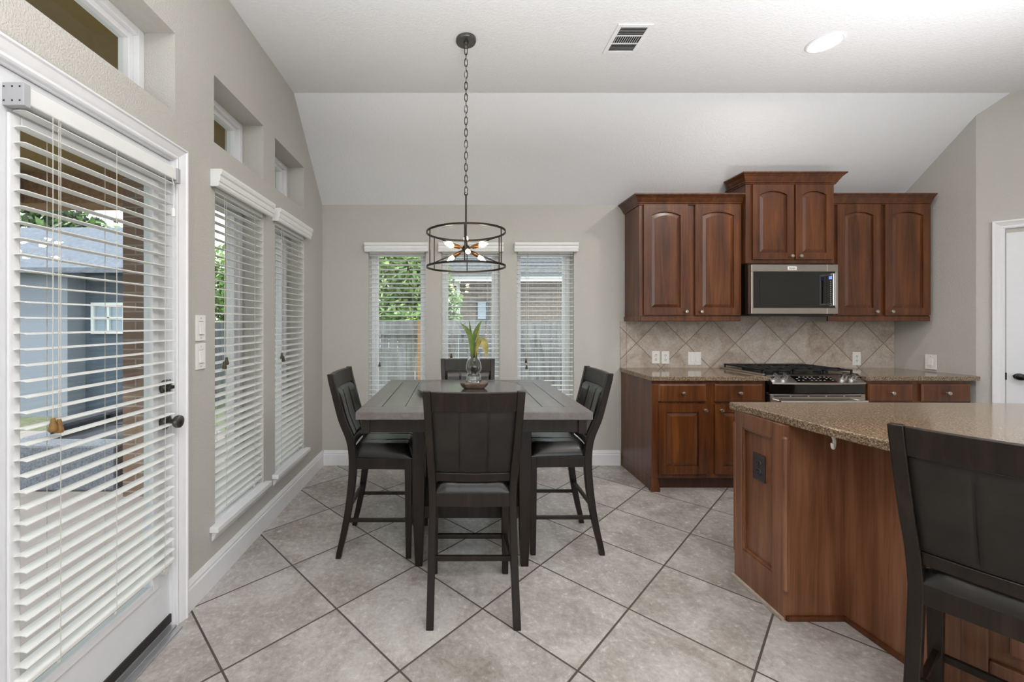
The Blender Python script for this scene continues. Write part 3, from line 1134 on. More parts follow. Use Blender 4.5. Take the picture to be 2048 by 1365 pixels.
def upper(label, x0, x1, doors, knobs, left, right, yb=YB - 0.001):
    t = thing('wall_cabinet', label, 'cabinet', ((x0 + x1) / 2, (UY + YB) / 2, 1.35), group='cherry wall cabinets')
    mb = MB()
    mb.box(x0, x1, UY, yb, UB - 0.002, UT)
    mb.build('body', M['cab'], t, bevel=0.002)
    for (a, b), k in zip(doors, knobs):
        cab_door(t, a, b, 1.402, 2.353, UY, True, (k, 1.431))
    crown(t, x0, x1, UY, 2.352, 2.438, yb, left, right)
    mb = MB()
    if left:
        mb.box(x0 - 0.008, x0 + 0.012, UY - 0.008, yb, 1.349, UB - 0.002)
        mb.box(x0 + 0.012, x1, UY - 0.008, UY + 0.012, 1.349, UB - 0.002)
    else:
        mb.box(x0, x1, UY - 0.008, UY + 0.012, 1.349, UB - 0.002)
    mb.build('light_rail', M['cab'], t, bevel=0.004)
    return t


def ux(px, y):
    return (px - 908) * y / F


upper('two-door cherry wall cabinet left of the microwave', UL0, UL1, ((ux(1286, UY), ux(1373, UY)), (ux(1388, UY), ux(1479, UY))), (ux(1368.5, UY), ux(1398.5, UY)), True, False)
upper('two-door cherry wall cabinet right of the microwave by the side wall', 3.228, 4.108, ((ux(1671, UY), ux(1757, UY)), (ux(1766, UY), ux(1856, UY))), (ux(1745.5, UY), ux(1776.5, UY)), False, False)

# raised middle cabinet over the microwave
MY = 3.477
MX0, MX1 = 2.478, 3.226
t = thing('wall_cabinet', 'tall-standing cherry cabinet directly above the microwave', 'cabinet', ((MX0 + MX1) / 2, 3.65, 1.841), group='cherry wall cabinets')
mb = MB()
mb.prism([(MX0, MY, 1.841), (MX0, MY, 2.54), (MX0, 3.735, 2.54), (MX0, YB - 0.002, 2.44), (MX0, YB - 0.002, 1.841)], (MX1 - MX0, 0, 0))
mb.build('body', M['cab'], t, bevel=0.002)
for a, b, k in ((1503, 1584, 1577.5), (1588, 1662, 1595)):
    cab_door(t, ux(a, MY), ux(b, MY), 1.872, 2.505, MY, True, (ux(k, MY), 1.898), 0.056)
crown(t, MX0, MX1, MY, 2.512, 2.600, 3.668, True, True)

# base cabinets
BY = 3.247
t = thing('base_cabinet', 'cherry base cabinet with two drawers and two doors left of the range', 'cabinet', (2.02, 3.54, 0), group='cherry base cabinets')
BX0, BX1 = 1.565, 2.468
mb = MB()
mb.box(BX0, BX1, BY, YB - 0.003, 0.105, 0.876)
mb.box(BX0, BX0 + 0.018, BY, YB - 0.003, 0.0, 0.105)
mb.build('body', M['cab'], t, bevel=0.002)
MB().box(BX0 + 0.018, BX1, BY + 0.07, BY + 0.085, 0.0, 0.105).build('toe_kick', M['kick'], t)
mb = MB()
mb.box(BX0 - 0.004, BX0 + 0.052, BY - 0.012, BY, 0.10, 0.85)
mb.box(BX0 - 0.010, BX0 + 0.062, BY - 0.020, BY + 0.03, 0.0, 0.03)
mb.hexa([(BX0 - 0.007, BY - 0.016, 0.03), (BX0 + 0.058, BY - 0.016, 0.03), (BX0 + 0.058, BY + 0.03, 0.03), (BX0 - 0.007, BY + 0.03, 0.03),
         (BX0 - 0.004, BY - 0.012, 0.10), (BX0 + 0.052, BY - 0.012, 0.10), (BX0 + 0.052, BY + 0.03, 0.10), (BX0 - 0.004, BY + 0.03, 0.10)])
mb.build('corner_post', M['cab'], t, bevel=0.004)
for a, b, k in ((1315, 1410, 1406), (1427, 1523, 1438)):
    cab_drawer(t, ux(a, BY), ux(b, BY), 0.712, 0.852, BY)
    cab_door(t, ux(a, BY), ux(b, BY), 0.142, 0.690, BY, False, (ux(k, BY), 0.648))
t = thing('base_cabinet', 'cherry base cabinet with two drawers between range and side wall', 'cabinet', (3.66, 3.54, 0), group='cherry base cabinets')
mb = MB()
mb.box(3.243, 4.095, BY, YB - 0.003, 0.105, 0.876)
mb.build('body', M['cab'], t, bevel=0.002)
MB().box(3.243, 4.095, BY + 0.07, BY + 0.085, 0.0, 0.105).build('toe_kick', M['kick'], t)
for a, b, k in ((1732, 1822, 1816), (1838, 1937, 1846)):
    cab_drawer(t, ux(a, BY), ux(b, BY), 0.712, 0.852, BY)
    cab_door(t, ux(a, BY), ux(b, BY), 0.142, 0.690, BY, False, (ux(k, BY), 0.648))

# counters
CY = 3.215
mb = MB()
mb.prism([(1.550, CY, 0.878), (2.476, CY, 0.878), (2.476, YB - 0.003, 0.878), (1.550, YB - 0.003, 0.878)], (0, 0, 0.036))
mb.build('countertop', M['granite'], bevel=0.005, label='speckled granite countertop left of the range', cat='countertop', group='granite countertops')
mb = MB()
mb.prism([(3.238, CY, 0.878), (4.135, CY, 0.878), (4.165, CY + 0.06, 0.878), (4.122, YB - 0.003, 0.878), (3.238, YB - 0.003, 0.878)], (0, 0, 0.036))
mb.build('countertop', M['granite'], bevel=0.005, label='speckled granite countertop right of the range against the side wall', cat='countertop', group='granite countertops')

# backsplash
mb = MB()
mb.box(1.557, 4.118, YB - 0.010, YB - 0.0005, 0.914, 1.349)
mb.box(2.478, 3.226, YB - 0.010, YB - 0.0005, 1.349, 1.40)
mb.build('backsplash', M['splash'], kind='structure', label='diagonal travertine tile backsplash behind the range', cat='backsplash')
mb = MB()
mb.box(1.612, 1.6145, YB - 0.0106, YB - 0.009, 0.914, 1.349)
mb.build('trim_4', M['soffit'], kind='structure', label='grout line of the backsplash border strip', cat='trim')


# ------------------------------------------------------------------ range
RX0, RX1 = 2.480, 3.234
rg = thing('gas_range', 'stainless slide-in gas range between the base cabinets', 'range', ((RX0 + RX1) / 2, 3.53, 0.0))
mb = MB()
mb.box(RX0, RX1, 3.25, 3.80, 0.03, 0.905)
mb.build('body', M['black'], rg)
mb = MB()
for xx in (RX0 + 0.05, RX1 - 0.05):
    for yy in (3.29, 3.76):
        mb.cyl((xx, yy, 0), (xx, yy, 0.035), 0.018, seg=10)
mb.build('feet', M['black'], rg)
mb = MB()
mb.box(RX0 - 0.012, RX1 + 0.012, 3.28, 3.80, 0.9150, 0.925)
mb.box(RX0, RX1, 3.28, 3.80, 0.905, 0.9150)
mb.build('cooktop', M['black'], rg, bevel=0.004)
mb = MB()
mb.box(RX0 - 0.014, RX0 + 0.004, 3.27, 3.80, 0.9150, 0.928).box(RX1 - 0.004, RX1 + 0.014, 3.27, 3.80, 0.9150, 0.928)
mb.build('side_trim', M['steel'], rg, bevel=0.002)
for bx_, by_ in ((2.64, 3.44), (2.64, 3.67), (2.857, 3.55), (3.075, 3.44), (3.075, 3.67)):
    mb = MB()
    mb.lathe([(0, 0.925), (0.05, 0.925), (0.05, 0.934), (0.038, 0.936), (0.036, 0.944), (0.0, 0.946)], (bx_, by_, 0), 24)
    mb.build('burner', M['black_matte'], rg, smooth=True)
for gx0, gx1 in ((RX0 + 0.015, RX0 + 0.25), (RX0 + 0.26, RX1 - 0.26), (RX1 - 0.25, RX1 - 0.015)):
    mb = MB()
    y0, y1 = 3.305, 3.785
    zt = 0.958
    for x in (gx0, gx1 - 0.012):
        mb.box(x, x + 0.012, y0, y1, zt - 0.012, zt)
    for y in (y0, (y0 + y1) / 2 - 0.006, y1 - 0.012):
        mb.box(gx0, gx1, y, y + 0.012, zt - 0.012, zt)
    xm = (gx0 + gx1) / 2
    mb.box(xm - 0.006, xm + 0.006, y0, y1, zt - 0.012, zt)
    for yq in (0.25, 0.75):
        yy = y0 + (y1 - y0) * yq
        mb.box(gx0, gx1, yy - 0.005, yy + 0.005, zt - 0.010, zt + 0.004)
    for x in (gx0, gx1 - 0.012):
        for y in (y0, y1 - 0.012):
            mb.box(x, x + 0.012, y, y + 0.012, 0.925, zt - 0.012)
    mb.build('grate', M['black_matte'], rg, bevel=0.002)
# bowed sloping control panel
def bow(s):
    return 0.035 * (1 - (2 * s - 1) ** 2)


mb = MB()
n = 16
secs = []
for i in range(n + 1):
    s = i / n
    x = RX0 + 0.012 + (RX1 - RX0 - 0.024) * s
    b = bow(s)
    secs.append([(x, 3.275, 0.918), (x, 3.205 - b, 0.868), (x, 3.202 - b, 0.857), (x, 3.212 - b, 0.852), (x, 3.275, 0.852)])
mb.sweep(secs)
cp = mb.build('control_panel', M['steel'], rg, smooth=True)
mb = MB()
secs = []
for i in range(n + 1):
    s = i / n
    x = RX0 + 0.004 + (RX1 - RX0 - 0.008) * s
    b = bow(s)
    secs.append([(x, 3.26, 0.852), (x, 3.216 - b, 0.852), (x, 3.216 - b * 0.8, 0.785), (x, 3.26, 0.785)])
mb.sweep(secs)
mb.build('front_band', M['black_glass'], rg, smooth=True, label='curved black glass band')


def panel_pt(x, f, lift=0.0):
    """point on the sloping panel face: f 0 bottom, 1 top"""
    s = (x - RX0) / (RX1 - RX0)
    b = bow(s)
    y = (3.205 - b) + (3.275 - 3.205 + b) * f
    z = 0.868 + 0.05 * f
    nrm = Vector((0, -0.05, 0.07 + b)).normalized()
    return Vector((x, y, z)) + nrm * lift, nrm


mb = MB()
xs0, xs1 = 2.675, 2.985
pa = [panel_pt(xs0 + (xs1 - xs0) * i / 8, 0.12, 0.001)[0] for i in range(9)]
pb = [panel_pt(xs0 + 0.0 + (xs1 - xs0) * i / 8, 0.88, 0.001)[0] for i in range(9)]
for i in range(8):
    mb.face([pa[i], pa[i + 1], pb[i + 1], pb[i]])
ds = mb.build('display', M['black_glass'], cp, label='black glass touch display')
mb = MB()
for r_, zf in enumerate((0.3, 0.48, 0.68)):
    for c_ in range(9):
        x = xs0 + 0.02 + c_ * 0.033
        if (r_ + c_) % 5 == 2:
            continue
        p, _ = panel_pt(x, zf, 0.002)
        q, _ = panel_pt(x + 0.014, zf, 0.002)
        p2, _ = panel_pt(x + 0.014, zf + 0.06, 0.002)
        p3, _ = panel_pt(x, zf + 0.06, 0.002)
        mb.face([p, q, p2, p3])
mb.build('touch_marks', M['pale_mark'], cp)
for x in (2.535, 2.608, 3.070, 3.150):
    p, nrm = panel_pt(x, 0.55, 0.0)
    mb = MB()
    mb.cyl(p - nrm * 0.002, p + nrm * 0.006, 0.026, 0.024, 20)
    mb.cyl(p + nrm * 0.006, p + nrm * 0.030, 0.021, 0.018, 20)
    side = Vector((1, 0, 0))
    up = nrm.cross(side).normalized()
    c = p + nrm * 0.030
    a, b, d = side * 0.006, up * 0.020, nrm * 0.010
    mb.hexa([c - a - b, c + a - b, c + a + b, c - a + b, c - a - b + d, c + a - b + d, c + a + b + d, c - a + b + d])
    mb.build('knob', M['chrome'], cp, smooth=True, label='bright steel burner knob')
mb = MB()
mb.box(RX0 + 0.004, RX1 - 0.004, 3.215, 3.25, 0.20, 0.775)
od = mb.build('oven_door', M['steel'], rg, bevel=0.004)
mb = MB()
for i in range(5):
    x = RX0 + 0.03 + i * 0.14
    mb.box(x, x + 0.125, 3.2135, 3.2155, 0.756, 0.764)
mb.build('vent_slots', M['slot'], od)
MB().box(RX0 + 0.09, RX1 - 0.09, 3.2125, 3.2155, 0.32, 0.64).build('oven_window', M['black_glass'], od)
mb = MB()
mb.cyl((RX0 + 0.04, 3.165, 0.725), (RX1 - 0.04, 3.165, 0.725), 0.012)
for x in (RX0 + 0.06, RX1 - 0.06):
    mb.cyl((x, 3.165, 0.725), (x, 3.216, 0.725), 0.009, seg=10)
mb.build('handle', M['chrome'], od, smooth=True)
MB().box(RX0 + 0.004, RX1 - 0.004, 3.22, 3.25, 0.05, 0.19).build('warming_drawer', M['steel'], rg, bevel=0.004)

# ------------------------------------------------------------------ microwave
WX0, WX1, WYF, WZ0, WZ1 = 2.484, 3.208, 3.42, 1.410, 1.822
mw = thing('microwave', 'stainless over-the-range microwave with black glass door', 'microwave', ((WX0 + WX1) / 2, 3.62, WZ0))
MB().box(WX0, WX1, WYF + 0.045, YB - 0.014, WZ0 - 0.002, WZ1 + 0.016).build('body', M['black'], mw)
xd = ux(1654, WYF)            # split between door and control column
mb = MB()
zg0, zg1 = 1.459, 1.764
xg0, xg1 = ux(1507, WYF), ux(1671.5, WYF)
mb.box(WX0, xd - 0.001, WYF, WYF + 0.043, zg1, WZ1).box(WX0, xd - 0.001, WYF, WYF + 0.043, WZ0, zg0)
mb.box(WX0, xg0, WYF, WYF + 0.043, zg0, zg1)
dr = mb.build('door', M['steel'], mw, bevel=0.003)
MB().box(xg0, xd - 0.001, WYF + 0.003, WYF + 0.04, zg0, zg1).build('door_glass', M['black_glass'], dr, label='black glass')
MB().box(ux(1520, WYF), ux(1640, WYF), WYF + 0.0015, WYF + 0.004, 1.482, 1.705).build('viewing_window', M['mw_window'], dr)
mb = MB()
hx = ux(1656, WYF)
mb.box(hx - 0.011, hx + 0.011, WYF - 0.060, WYF - 0.045, 1.475, 1.742)
for z in (1.475, 1.722):
    mb.box(hx - 0.011, hx + 0.011, WYF - 0.045, WYF + 0.003, z, z + 0.020)
mb.build('handle', M['chrome'], dr, bevel=0.004, label='square bar steel handle')
mb = MB()
bxm = ux(1584, WYF)
mb.box(bxm - 0.037, bxm + 0.037, WYF - 0.003, WYF, 1.776, 1.806)
bd = mb.build('badge', M['plastic'], dr, bevel=0.001, label='pale maker badge')
mb = MB()
xx = bxm - 0.026
for i, wv in enumerate((0.005, 0.003, 0.002, 0.004, 0.002, 0.004, 0.005, 0.002, 0.003, 0.004)):
    mb.box(xx, xx + wv, WYF - 0.0036, WYF - 0.003, 1.788, 1.796 if i else 1.799)
    xx += wv + 0.002
mb.box(bxm - 0.028, bxm + 0.026, WYF - 0.0036, WYF - 0.003, 1.779, 1.7805)
mb.build('badge_lettering', M['slot'], bd)
mb = MB()
mb.box(xd, WX1, WYF, WYF + 0.043, zg1, WZ1).box(xd, WX1, WYF, WYF + 0.043, WZ0, zg0)
mb.box(xg1, WX1, WYF, WYF + 0.043, zg0, zg1)
cpm = mb.build('control_column', M['steel'], mw, bevel=0.002)
MB().box(xd, xg1, WYF + 0.003, WYF + 0.04, zg0, zg1).build('control_glass', M['black_glass'], cpm)
MB().box(ux(1658.5, WYF), ux(1667, WYF), WYF + 0.001, WYF + 0.004, 1.700, 1.725).build('clock_display', M['blue_led'], cpm, label='small blue lit display')
mb = MB()
for r_ in range(12):
    for c_ in range(2):
        x = ux(1661 + c_ * 5, WYF)
        z = 1.680 - r_ * 0.0165
        mb.box(x, x + 0.008, WYF + 0.0015, WYF + 0.004, z, z + 0.005)
mb.build('button_marks', M['pale_mark'], cpm)
mb = MB()
mb.box(WX0 + 0.01, WX1 - 0.01, WYF + 0.03, YB - 0.02, WZ0 - 0.014, WZ0 - 0.002)
mb.build('vent_base', M['black_matte'], mw)

# ------------------------------------------------------------------ island
isl = thing('kitchen_island', 'cherry kitchen island with framed end panel and recessed knee wall', 'kitchen island', (2.3, 1.6, 0))
body = [(1.500, 2.160), (1.500, 1.842), (1.757, 1.842), (1.785, 1.440), (2.270, 0.685), (3.3, 0.685), (3.3, 2.10)]
mb = MB()
mb.prism([(x, y, 0.0) for x, y in body], (0, 0, 0.876))
mb.build('body', M['island_wood'], isl)
# framed end panel facing the table (plane x = 1.5)
mb = MB()
ye, yn = 2.162, 1.840
f = 0.055
for (a0, a1, b0, b1) in ((ye - f, ye, 0.0, 0.876), (yn, yn + f + 0.012, 0.0, 0.876), (yn + f + 0.012, ye - f, 0.80, 0.876), (yn + f + 0.012, ye - f, 0.0, 0.175)):
    mb.box(1.480, 1.500, a0, a1, b0, b1)
mb.build('end_frame', M['island_wood'], isl, bevel=0.002)
mb = MB()
a0, a1, b0, b1 = yn + f + 0.012, ye - f, 0.175, 0.80
for (c0, c1, d0_, d1_) in ((a0, a0 + 0.010, b0, b1), (a1 - 0.010, a1, b0, b1), (a0 + 0.01, a1 - 0.01, b0, b0 + 0.010), (a0 + 0.01, a1 - 0.01, b1 - 0.010, b1)):
    mb.box(1.484, 1.500, c0, c1, d0_, d1_)
mb.build('panel_moulding', M['island_wood'], isl, bevel=0.004)
mb = MB()
mb.cyl((1.487, 1.838, 0.14), (1.487, 1.838, 0.815), 0.012, seg=14)
mb.sphere((1.487, 1.838, 0.815), 0.013, 12)
mb.sphere((1.487, 1.838, 0.14), 0.013, 12)
mb.cyl((1.497, 1.834, 0.14), (1.497, 1.834, 0.815), 0.006, seg=10)
mb.cyl((1.487, 2.158, 0.14), (1.487, 2.158, 0.815), 0.012, seg=14)
mb.build('corner_bead', M['island_wood'], isl, smooth=True)
mb = MB()
mb.prism([(1.480, 2.165, 0.0), (1.480, 1.835, 0.0), (1.466, 1.832, 0.0), (1.466, 2.168, 0.0)], (0, 0, 0.014))
mb.build('floor_strip', M['splash'], isl, label='pale strip along the floor')
mb = MB()
mb.box(1.490, 1.755, 1.828, 1.842, 0.0, 0.022)
mb.prism([(1.757, 1.842, 0), (1.785, 1.440, 0), (1.772, 1.434, 0), (1.744, 1.840, 0)], (0, 0, 0.022))
dv = Vector((0.54, -0.84, 0)).normalized()
nv = Vector((-0.84, -0.54, 0)).normalized()
p0 = Vector((1.785, 1.44, 0))


def seg_box(mb, s0, s1, d0_, d1_, z0, z1):
    q = [p0 + dv * s0 + nv * d0_, p0 + dv * s1 + nv * d0_, p0 + dv * s1 + nv * d1_, p0 + dv * s0 + nv * d1_]
    mb.hexa([v + Vector((0, 0, z0)) for v in q] + [v + Vector((0, 0, z1)) for v in q])


seg_box(mb, 0, 0.89, 0, 0.014, 0, 0.022)
mb.build('shoe_moulding', M['cab'], isl, bevel=0.003)
mb = MB()
seg_box(mb, 0.0, 0.06, 0, 0.018, 0.022, 0.876)
seg_box(mb, 0.83, 0.89, 0, 0.018, 0.022, 0.876)
seg_box(mb, 0.06, 0.83, 0, 0.018, 0.022, 0.20)
seg_box(mb, 0.06, 0.83, 0, 0.018, 0.80, 0.876)
seg_box(mb, 0.10, 0.79, 0, 0.012, 0.24, 0.76)
mb.build('knee_panel', M['island_wood'], isl, bevel=0.008)

edge = [(1.472, 2.192), (1.492, 1.960), (1.515, 1.705), (1.542, 1.540), (1.575, 1.395), (1.625, 1.250), (1.80, 0.970), (2.06, 0.560), (3.4, 0.560), (3.4, 2.115), (2.8, 2.17)]
mb = MB()
mb.prism([(x, y, 0.876) for x, y in edge], (0, 0, 0.038))
mb.build('countertop', M['granite'], bevel=0.006, label='large speckled granite top on the island', cat='countertop', group='granite countertops')

plate('outlet', 'dark brown outlet plate on the end panel of the island', 'outlet', (1.4985, 2.007, 0.628), -PI / 2, 'outlet', 0.078, 0.13, 'brown_plate')

# white hook under the counter edge
mb = MB()
pts = [(1.575, 1.70 + 0.0, 0.872)]
for i in range(15):
    a = PI / 2 - i / 14 * 1.55 * PI
    pts.append((1.575 + 0.021 * math.cos(a) * 0.75, 1.70 + 0.021 * math.cos(a) * 0.6, 0.838 + 0.021 * math.sin(a)))
mb.tube(pts, 0.006, 8)
mb.lathe([(0, 0.868), (0.012, 0.868), (0.014, 0.876), (0, 0.876)], (1.575, 1.70, 0), 14)
mb.build('hook', M['plastic'], smooth=True, label='small white hook under the island counter edge', cat='hook')

# ------------------------------------------------------------------ dining table
tb = thing('dining_table', 'square charcoal counter-height dining table with plank top', 'table', (0.096, 2.486, 0))
TX0, TX1, TY0, TY1, TZ = -0.466, 0.658, 1.938, 3.034, 0.914
mb = MB()
mb.box(TX0 + 0.002, TX1 - 0.002, TY0 + 0.002, TY1 - 0.002, TZ - 0.036, TZ - 0.006)
g = 0.0018
mb.box(TX0, TX1, TY0, 2.064 - g, TZ - 0.036, TZ)
mb.box(TX0, TX1, 2.908 + g, TY1, TZ - 0.036, TZ)
gx = [TX0, -0.363, -0.246, -0.130, -0.015, 0.100, 0.215, 0.330, 0.445, 0.557, TX1]
for a, b in zip(gx[:-1], gx[1:]):
    mb.box(a + (g if a > TX0 else 0), b - (g if b < TX1 else 0), 2.064 + g, 2.908 - g, TZ - 0.0065, TZ)
mb.box(TX0, TX0 + 0.02, 2.06, 2.91, TZ - 0.036, TZ - 0.0064).box(TX1 - 0.02, TX1, 2.06, 2.91, TZ - 0.036, TZ - 0.0064)
mb.build('tabletop', M['tabletop'], tb, bevel=0.0012)
mb = MB()
AX0, AX1, AY0, AY1 = TX0 + 0.022, TX1 - 0.022, TY0 + 0.022, TY1 - 0.022
mb.box(AX0 + 0.012, AX1 - 0.012, AY0 + 0.010, AY0 + 0.032, 0.810, 0.878)
mb.box(AX0 + 0.012, AX1 - 0.012, AY1 - 0.032, AY1 - 0.010, 0.810, 0.878)
mb.box(AX0 + 0.010, AX0 + 0.032, AY0 + 0.03, AY1 - 0.03, 0.810, 0.878)
mb.box(AX1 - 0.032, AX1 - 0.010, AY0 + 0.03, AY1 - 0.03, 0.810, 0.878)
for x in (AX0, AX1 - 0.040):
    for y in (AY0, AY1 - 0.040):
        mb.box(x, x + 0.040, y, y + 0.040, 0.806, 0.878)
mb.build('apron', M['espresso'], tb, bevel=0.002)
LX, LYY = (-0.193, 0.388), (2.262, 2.712)
mb = MB()
mb.box(LX[0] - 0.035, LX[1] + 0.035, LYY[0] - 0.035, LYY[1] + 0.035, 0.79, 0.878)
mb.build('sub_frame', M['espresso'], tb)
for x in LX:
    for y in LYY:
        mb = MB()
        secs = []
        for z, w in ((0.0, 0.020), (0.08, 0.0235), (0.30, 0.031), (0.45, 0.0335), (0.80, 0.0335)):
            secs.append([(x - w, y - w, z), (x + w, y - w, z), (x + w, y + w, z), (x - w, y + w, z)])
        mb.sweep(secs)
        mb.build('leg', M['espresso'], tb, bevel=0.003)
mb = MB()
mb.box(LX[0] + 0.028, LX[1] - 0.028, LYY[0] - 0.012, LYY[0] + 0.012, 0.262, 0.326)
mb.box(LX[0] + 0.028, LX[1] - 0.028, LYY[1] - 0.012, LYY[1] + 0.012, 0.262, 0.326)
for x in LX:
    mb.box(x - 0.012, x + 0.012, LYY[0] + 0.028, LYY[1] - 0.028, 0.262, 0.326)
mb.build('stretcher', M['espresso'], tb, bevel=0.002)
mb = MB()
mb.box(LX[0], LX[1], LYY[0], LYY[1], 0.310, 0.324)
mb.build('shelf', M['espresso'], tb)


# ------------------------------------------------------------------ chairs
def interp(z, tbl):
    for (a, va), (b, vb) in zip(tbl[:-1], tbl[1:]):
        if a <= z <= b:
            s = (z - a) / (b - a)
            return va + (vb - va) * s
    return tbl[-1][1]


def smooth_tbl(tbl):
    """Catmull-Rom resample"""
    out = []
    for i in range(len(tbl) - 1):
        p0_, p1_, p2_, p3_ = tbl[max(i - 1, 0)], tbl[i], tbl[i + 1], tbl[min(i + 2, len(tbl) - 1)]
        for k in range(4):
            s = k / 4
            v = 0.5 * (2 * p1_[1] + (p2_[1] - p0_[1]) * s + (2 * p0_[1] - 5 * p1_[1] + 4 * p2_[1] - p3_[1]) * s * s + (-p0_[1] + 3 * p1_[1] - 3 * p2_[1] + p3_[1]) * s ** 3)
            out.append((p1_[0] + (p2_[0] - p1_[0]) * s, v))
    out.append(tbl[-1])
    return out


PY_T = smooth_tbl([(0, 0.0), (0.12, 0.026), (0.25, 0.052), (0.40, 0.072), (0.55, 0.080), (0.66, 0.068), (0.78, 0.022), (0.90, -0.010), (1.046, -0.043)])
PX_T = [(0, 0.190), (0.55, 0.181), (1.046, 0.202)]
PD_T = [(0, 0.015), (0.3, 0.020), (0.6, 0.0225), (0.85, 0.019), (1.046, 0.016)]
HW = 0.0165


def make_chair(label, loc, rotz):
    t = thing('counter_chair', label, 'chair', loc, rotz, 'dark leather counter chairs', local=True)
    for s in (-1, 1):
        mb = MB()
        secs = []
        for z, y in PY_T:
            x = s * interp(z, PX_T)
            d = interp(z, PD_T)
            secs.append([(x - HW, y - d, z), (x + HW, y - d, z), (x + HW, y + d, z), (x - HW, y + d, z)])
        mb.sweep(secs)
        mb.build('leg', M['espresso'], t, smooth=True, bevel=0.003)
    for s in (-1, 1):
        mb = MB()
        secs = []
        for z, w in ((0, 0.015), (0.2, 0.018), (0.505, 0.021), (0.566, 0.021)):
            x = s * 0.188
            secs.append([(x - w, 0.398 - w, z), (x + w, 0.398 - w, z), (x + w, 0.398 + w, z), (x - w, 0.398 + w, z)])
        mb.sweep(secs)
        mb.build('leg', M['espresso'], t, bevel=0.003)

    def curved(z0, z1, th, xw, bulge, name, mat, n=12):
        mb = MB()
        secs = []
        for i in range(n + 1):
            u = -1 + 2 * i / n
            x = u * xw
            b = -bulge * (1 - u * u)
            ya, yb = interp(z0, PY_T) + b, interp(z1, PY_T) + b
            secs.append([(x, ya - th, z0), (x, yb - th, z1), (x, yb + th, z1), (x, ya + th, z0)])
        mb.sweep(secs)
        return mb.build(name, mat, t, smooth=True, bevel=0.003)
    curved(0.956, 1.043, 0.0115, 0.186, 0.018, 'top_rail', M['espresso'])
    curved(0.620, 0.662, 0.011, 0.170, 0.014, 'lower_rail', M['espresso'])
    # upholstered back panel: front padded, three sewn sections, flat behind
    z0, z1, xw = 0.664, 0.954, 0.172

    def groove(x):
        return max(0.0, 1 - abs(abs(x) - 0.062) / 0.007)

    def back_pt(side):
        def fn(u, v):
            x = (2 * u - 1) * xw * (1 + 0.05 * v)
            z = z0 + (z1 - z0) * v
            uu = 2 * u - 1
            y = interp(z, PY_T) - 0.016 * (1 - uu * uu)
            ed = min(1.0, min(u, 1 - u) / 0.06) * min(1.0, min(v, 1 - v) / 0.07)
            ed = math.sin(ed * PI / 2)
            if side > 0:
                y += 0.006 + 0.018 * ed * (1 - 0.30 * groove(x))
            else:
                y -= 0.004 + 0.006 * ed * (1 - 0.95 * groove(x))
            return (x, y, z)
        return fn
    mb = MB()
    mb.mi = 0
    mb.grid(back_pt(1), 56, 12)
    mb.mi = 1
    mb.grid(back_pt(-1), 56, 12)
    b = mb.bm
    # close the rim
    be = [e for e in b.edges if len(e.link_faces) == 1]
    bmesh.ops.bridge_loops(b, edges=be)
    mb.mi = 2
    for side in (1, -1):
        fn = back_pt(side)
        for xs in (-0.066, -0.058, 0.058, 0.066):
            pts = []
            for k in range(9):
                v = 0.06 + 0.88 * k / 8
                u = (xs / (xw * (1 + 0.05 * v)) + 1) / 2
                p = fn(u, v)
                pts.append((p[0], p[1] + side * 0.0003, p[2]))
            mb.tube(pts, 0.0009, 5)
    mb.build('back_cushion', [M['leather'], M['leather_back'], M['seam']], t, smooth=True)
    # seat frame
    mb = MB()
    mb.hexa([(-0.176, 0.060, 0.505), (0.176, 0.060, 0.505), (0.176, 0.082, 0.505), (-0.176, 0.082, 0.505), (-0.176, 0.060, 0.568), (0.176, 0.060, 0.568), (0.176, 0.082, 0.568), (-0.176, 0.082, 0.568)])
    mb.box(-0.170, 0.170, 0.396, 0.420, 0.505, 0.568)
    for s in (-1, 1):
        mb.hexa([(s * 0.196, 0.095, 0.505), (s * 0.172, 0.095, 0.505), (s * 0.180, 0.386, 0.505), (s * 0.204, 0.386, 0.505),
                 (s * 0.196, 0.095, 0.568), (s * 0.172, 0.095, 0.568), (s * 0.180, 0.386, 0.568), (s * 0.204, 0.386, 0.568)])
    mb.build('seat_frame', M['espresso'], t, bevel=0.003)
    # seat cushion
    def seat_pt(u, v):
        w = 0.178 + 0.030 * v
        x = (2 * u - 1) * w
        y = 0.060 + 0.362 * v
        e = min(1.0, min(u, 1 - u) / 0.16) * min(1.0, min(v, 1 - v) / 0.14)
        e = math.sin(e * PI / 2) ** 0.7 if e > 0 else 0
        gz = max(0.0, 1 - abs(abs(x) - 0.066) / 0.007)
        z = 0.572 + 0.066 * e - 0.004 * gz * e
        return (x, y, z)
    mb = MB()
    mb.grid(seat_pt, 60, 24)
    be = [e for e in mb.bm.edges if len(e.link_faces) == 1]
    r = bmesh.ops.extrude_edge_only(mb.bm, edges=be)
    nv_ = [q for q in r['geom'] if isinstance(q, bmesh.types.BMVert)]
    for q in nv_:
        q.co.z = 0.566
    bmesh.ops.contextual_create(mb.bm, geom=[q for q in r['geom'] if isinstance(q, bmesh.types.BMEdge) and len(q.link_faces) == 1])
    mb.build('seat_cushion', M['leather'], t, smooth=True)
    # stretchers
    for s in (-1, 1):
        mb = MB()
        mb.box(s * 0.186 - 0.008, s * 0.186 + 0.008, 0.05, 0.395, 0.202, 0.222)
        mb.build('stretcher', M['espresso'], t, bevel=0.002)
    mb = MB()
    mb.box(-0.18, 0.18, 0.047, 0.065, 0.266, 0.288)
    mb.build('stretcher', M['espresso'], t, bevel=0.002)
    mb = MB()
    mb.box(-0.175, 0.175, 0.399, 0.417, 0.180, 0.204)
    mb.build('stretcher', M['espresso'], t, bevel=0.002)
    return t


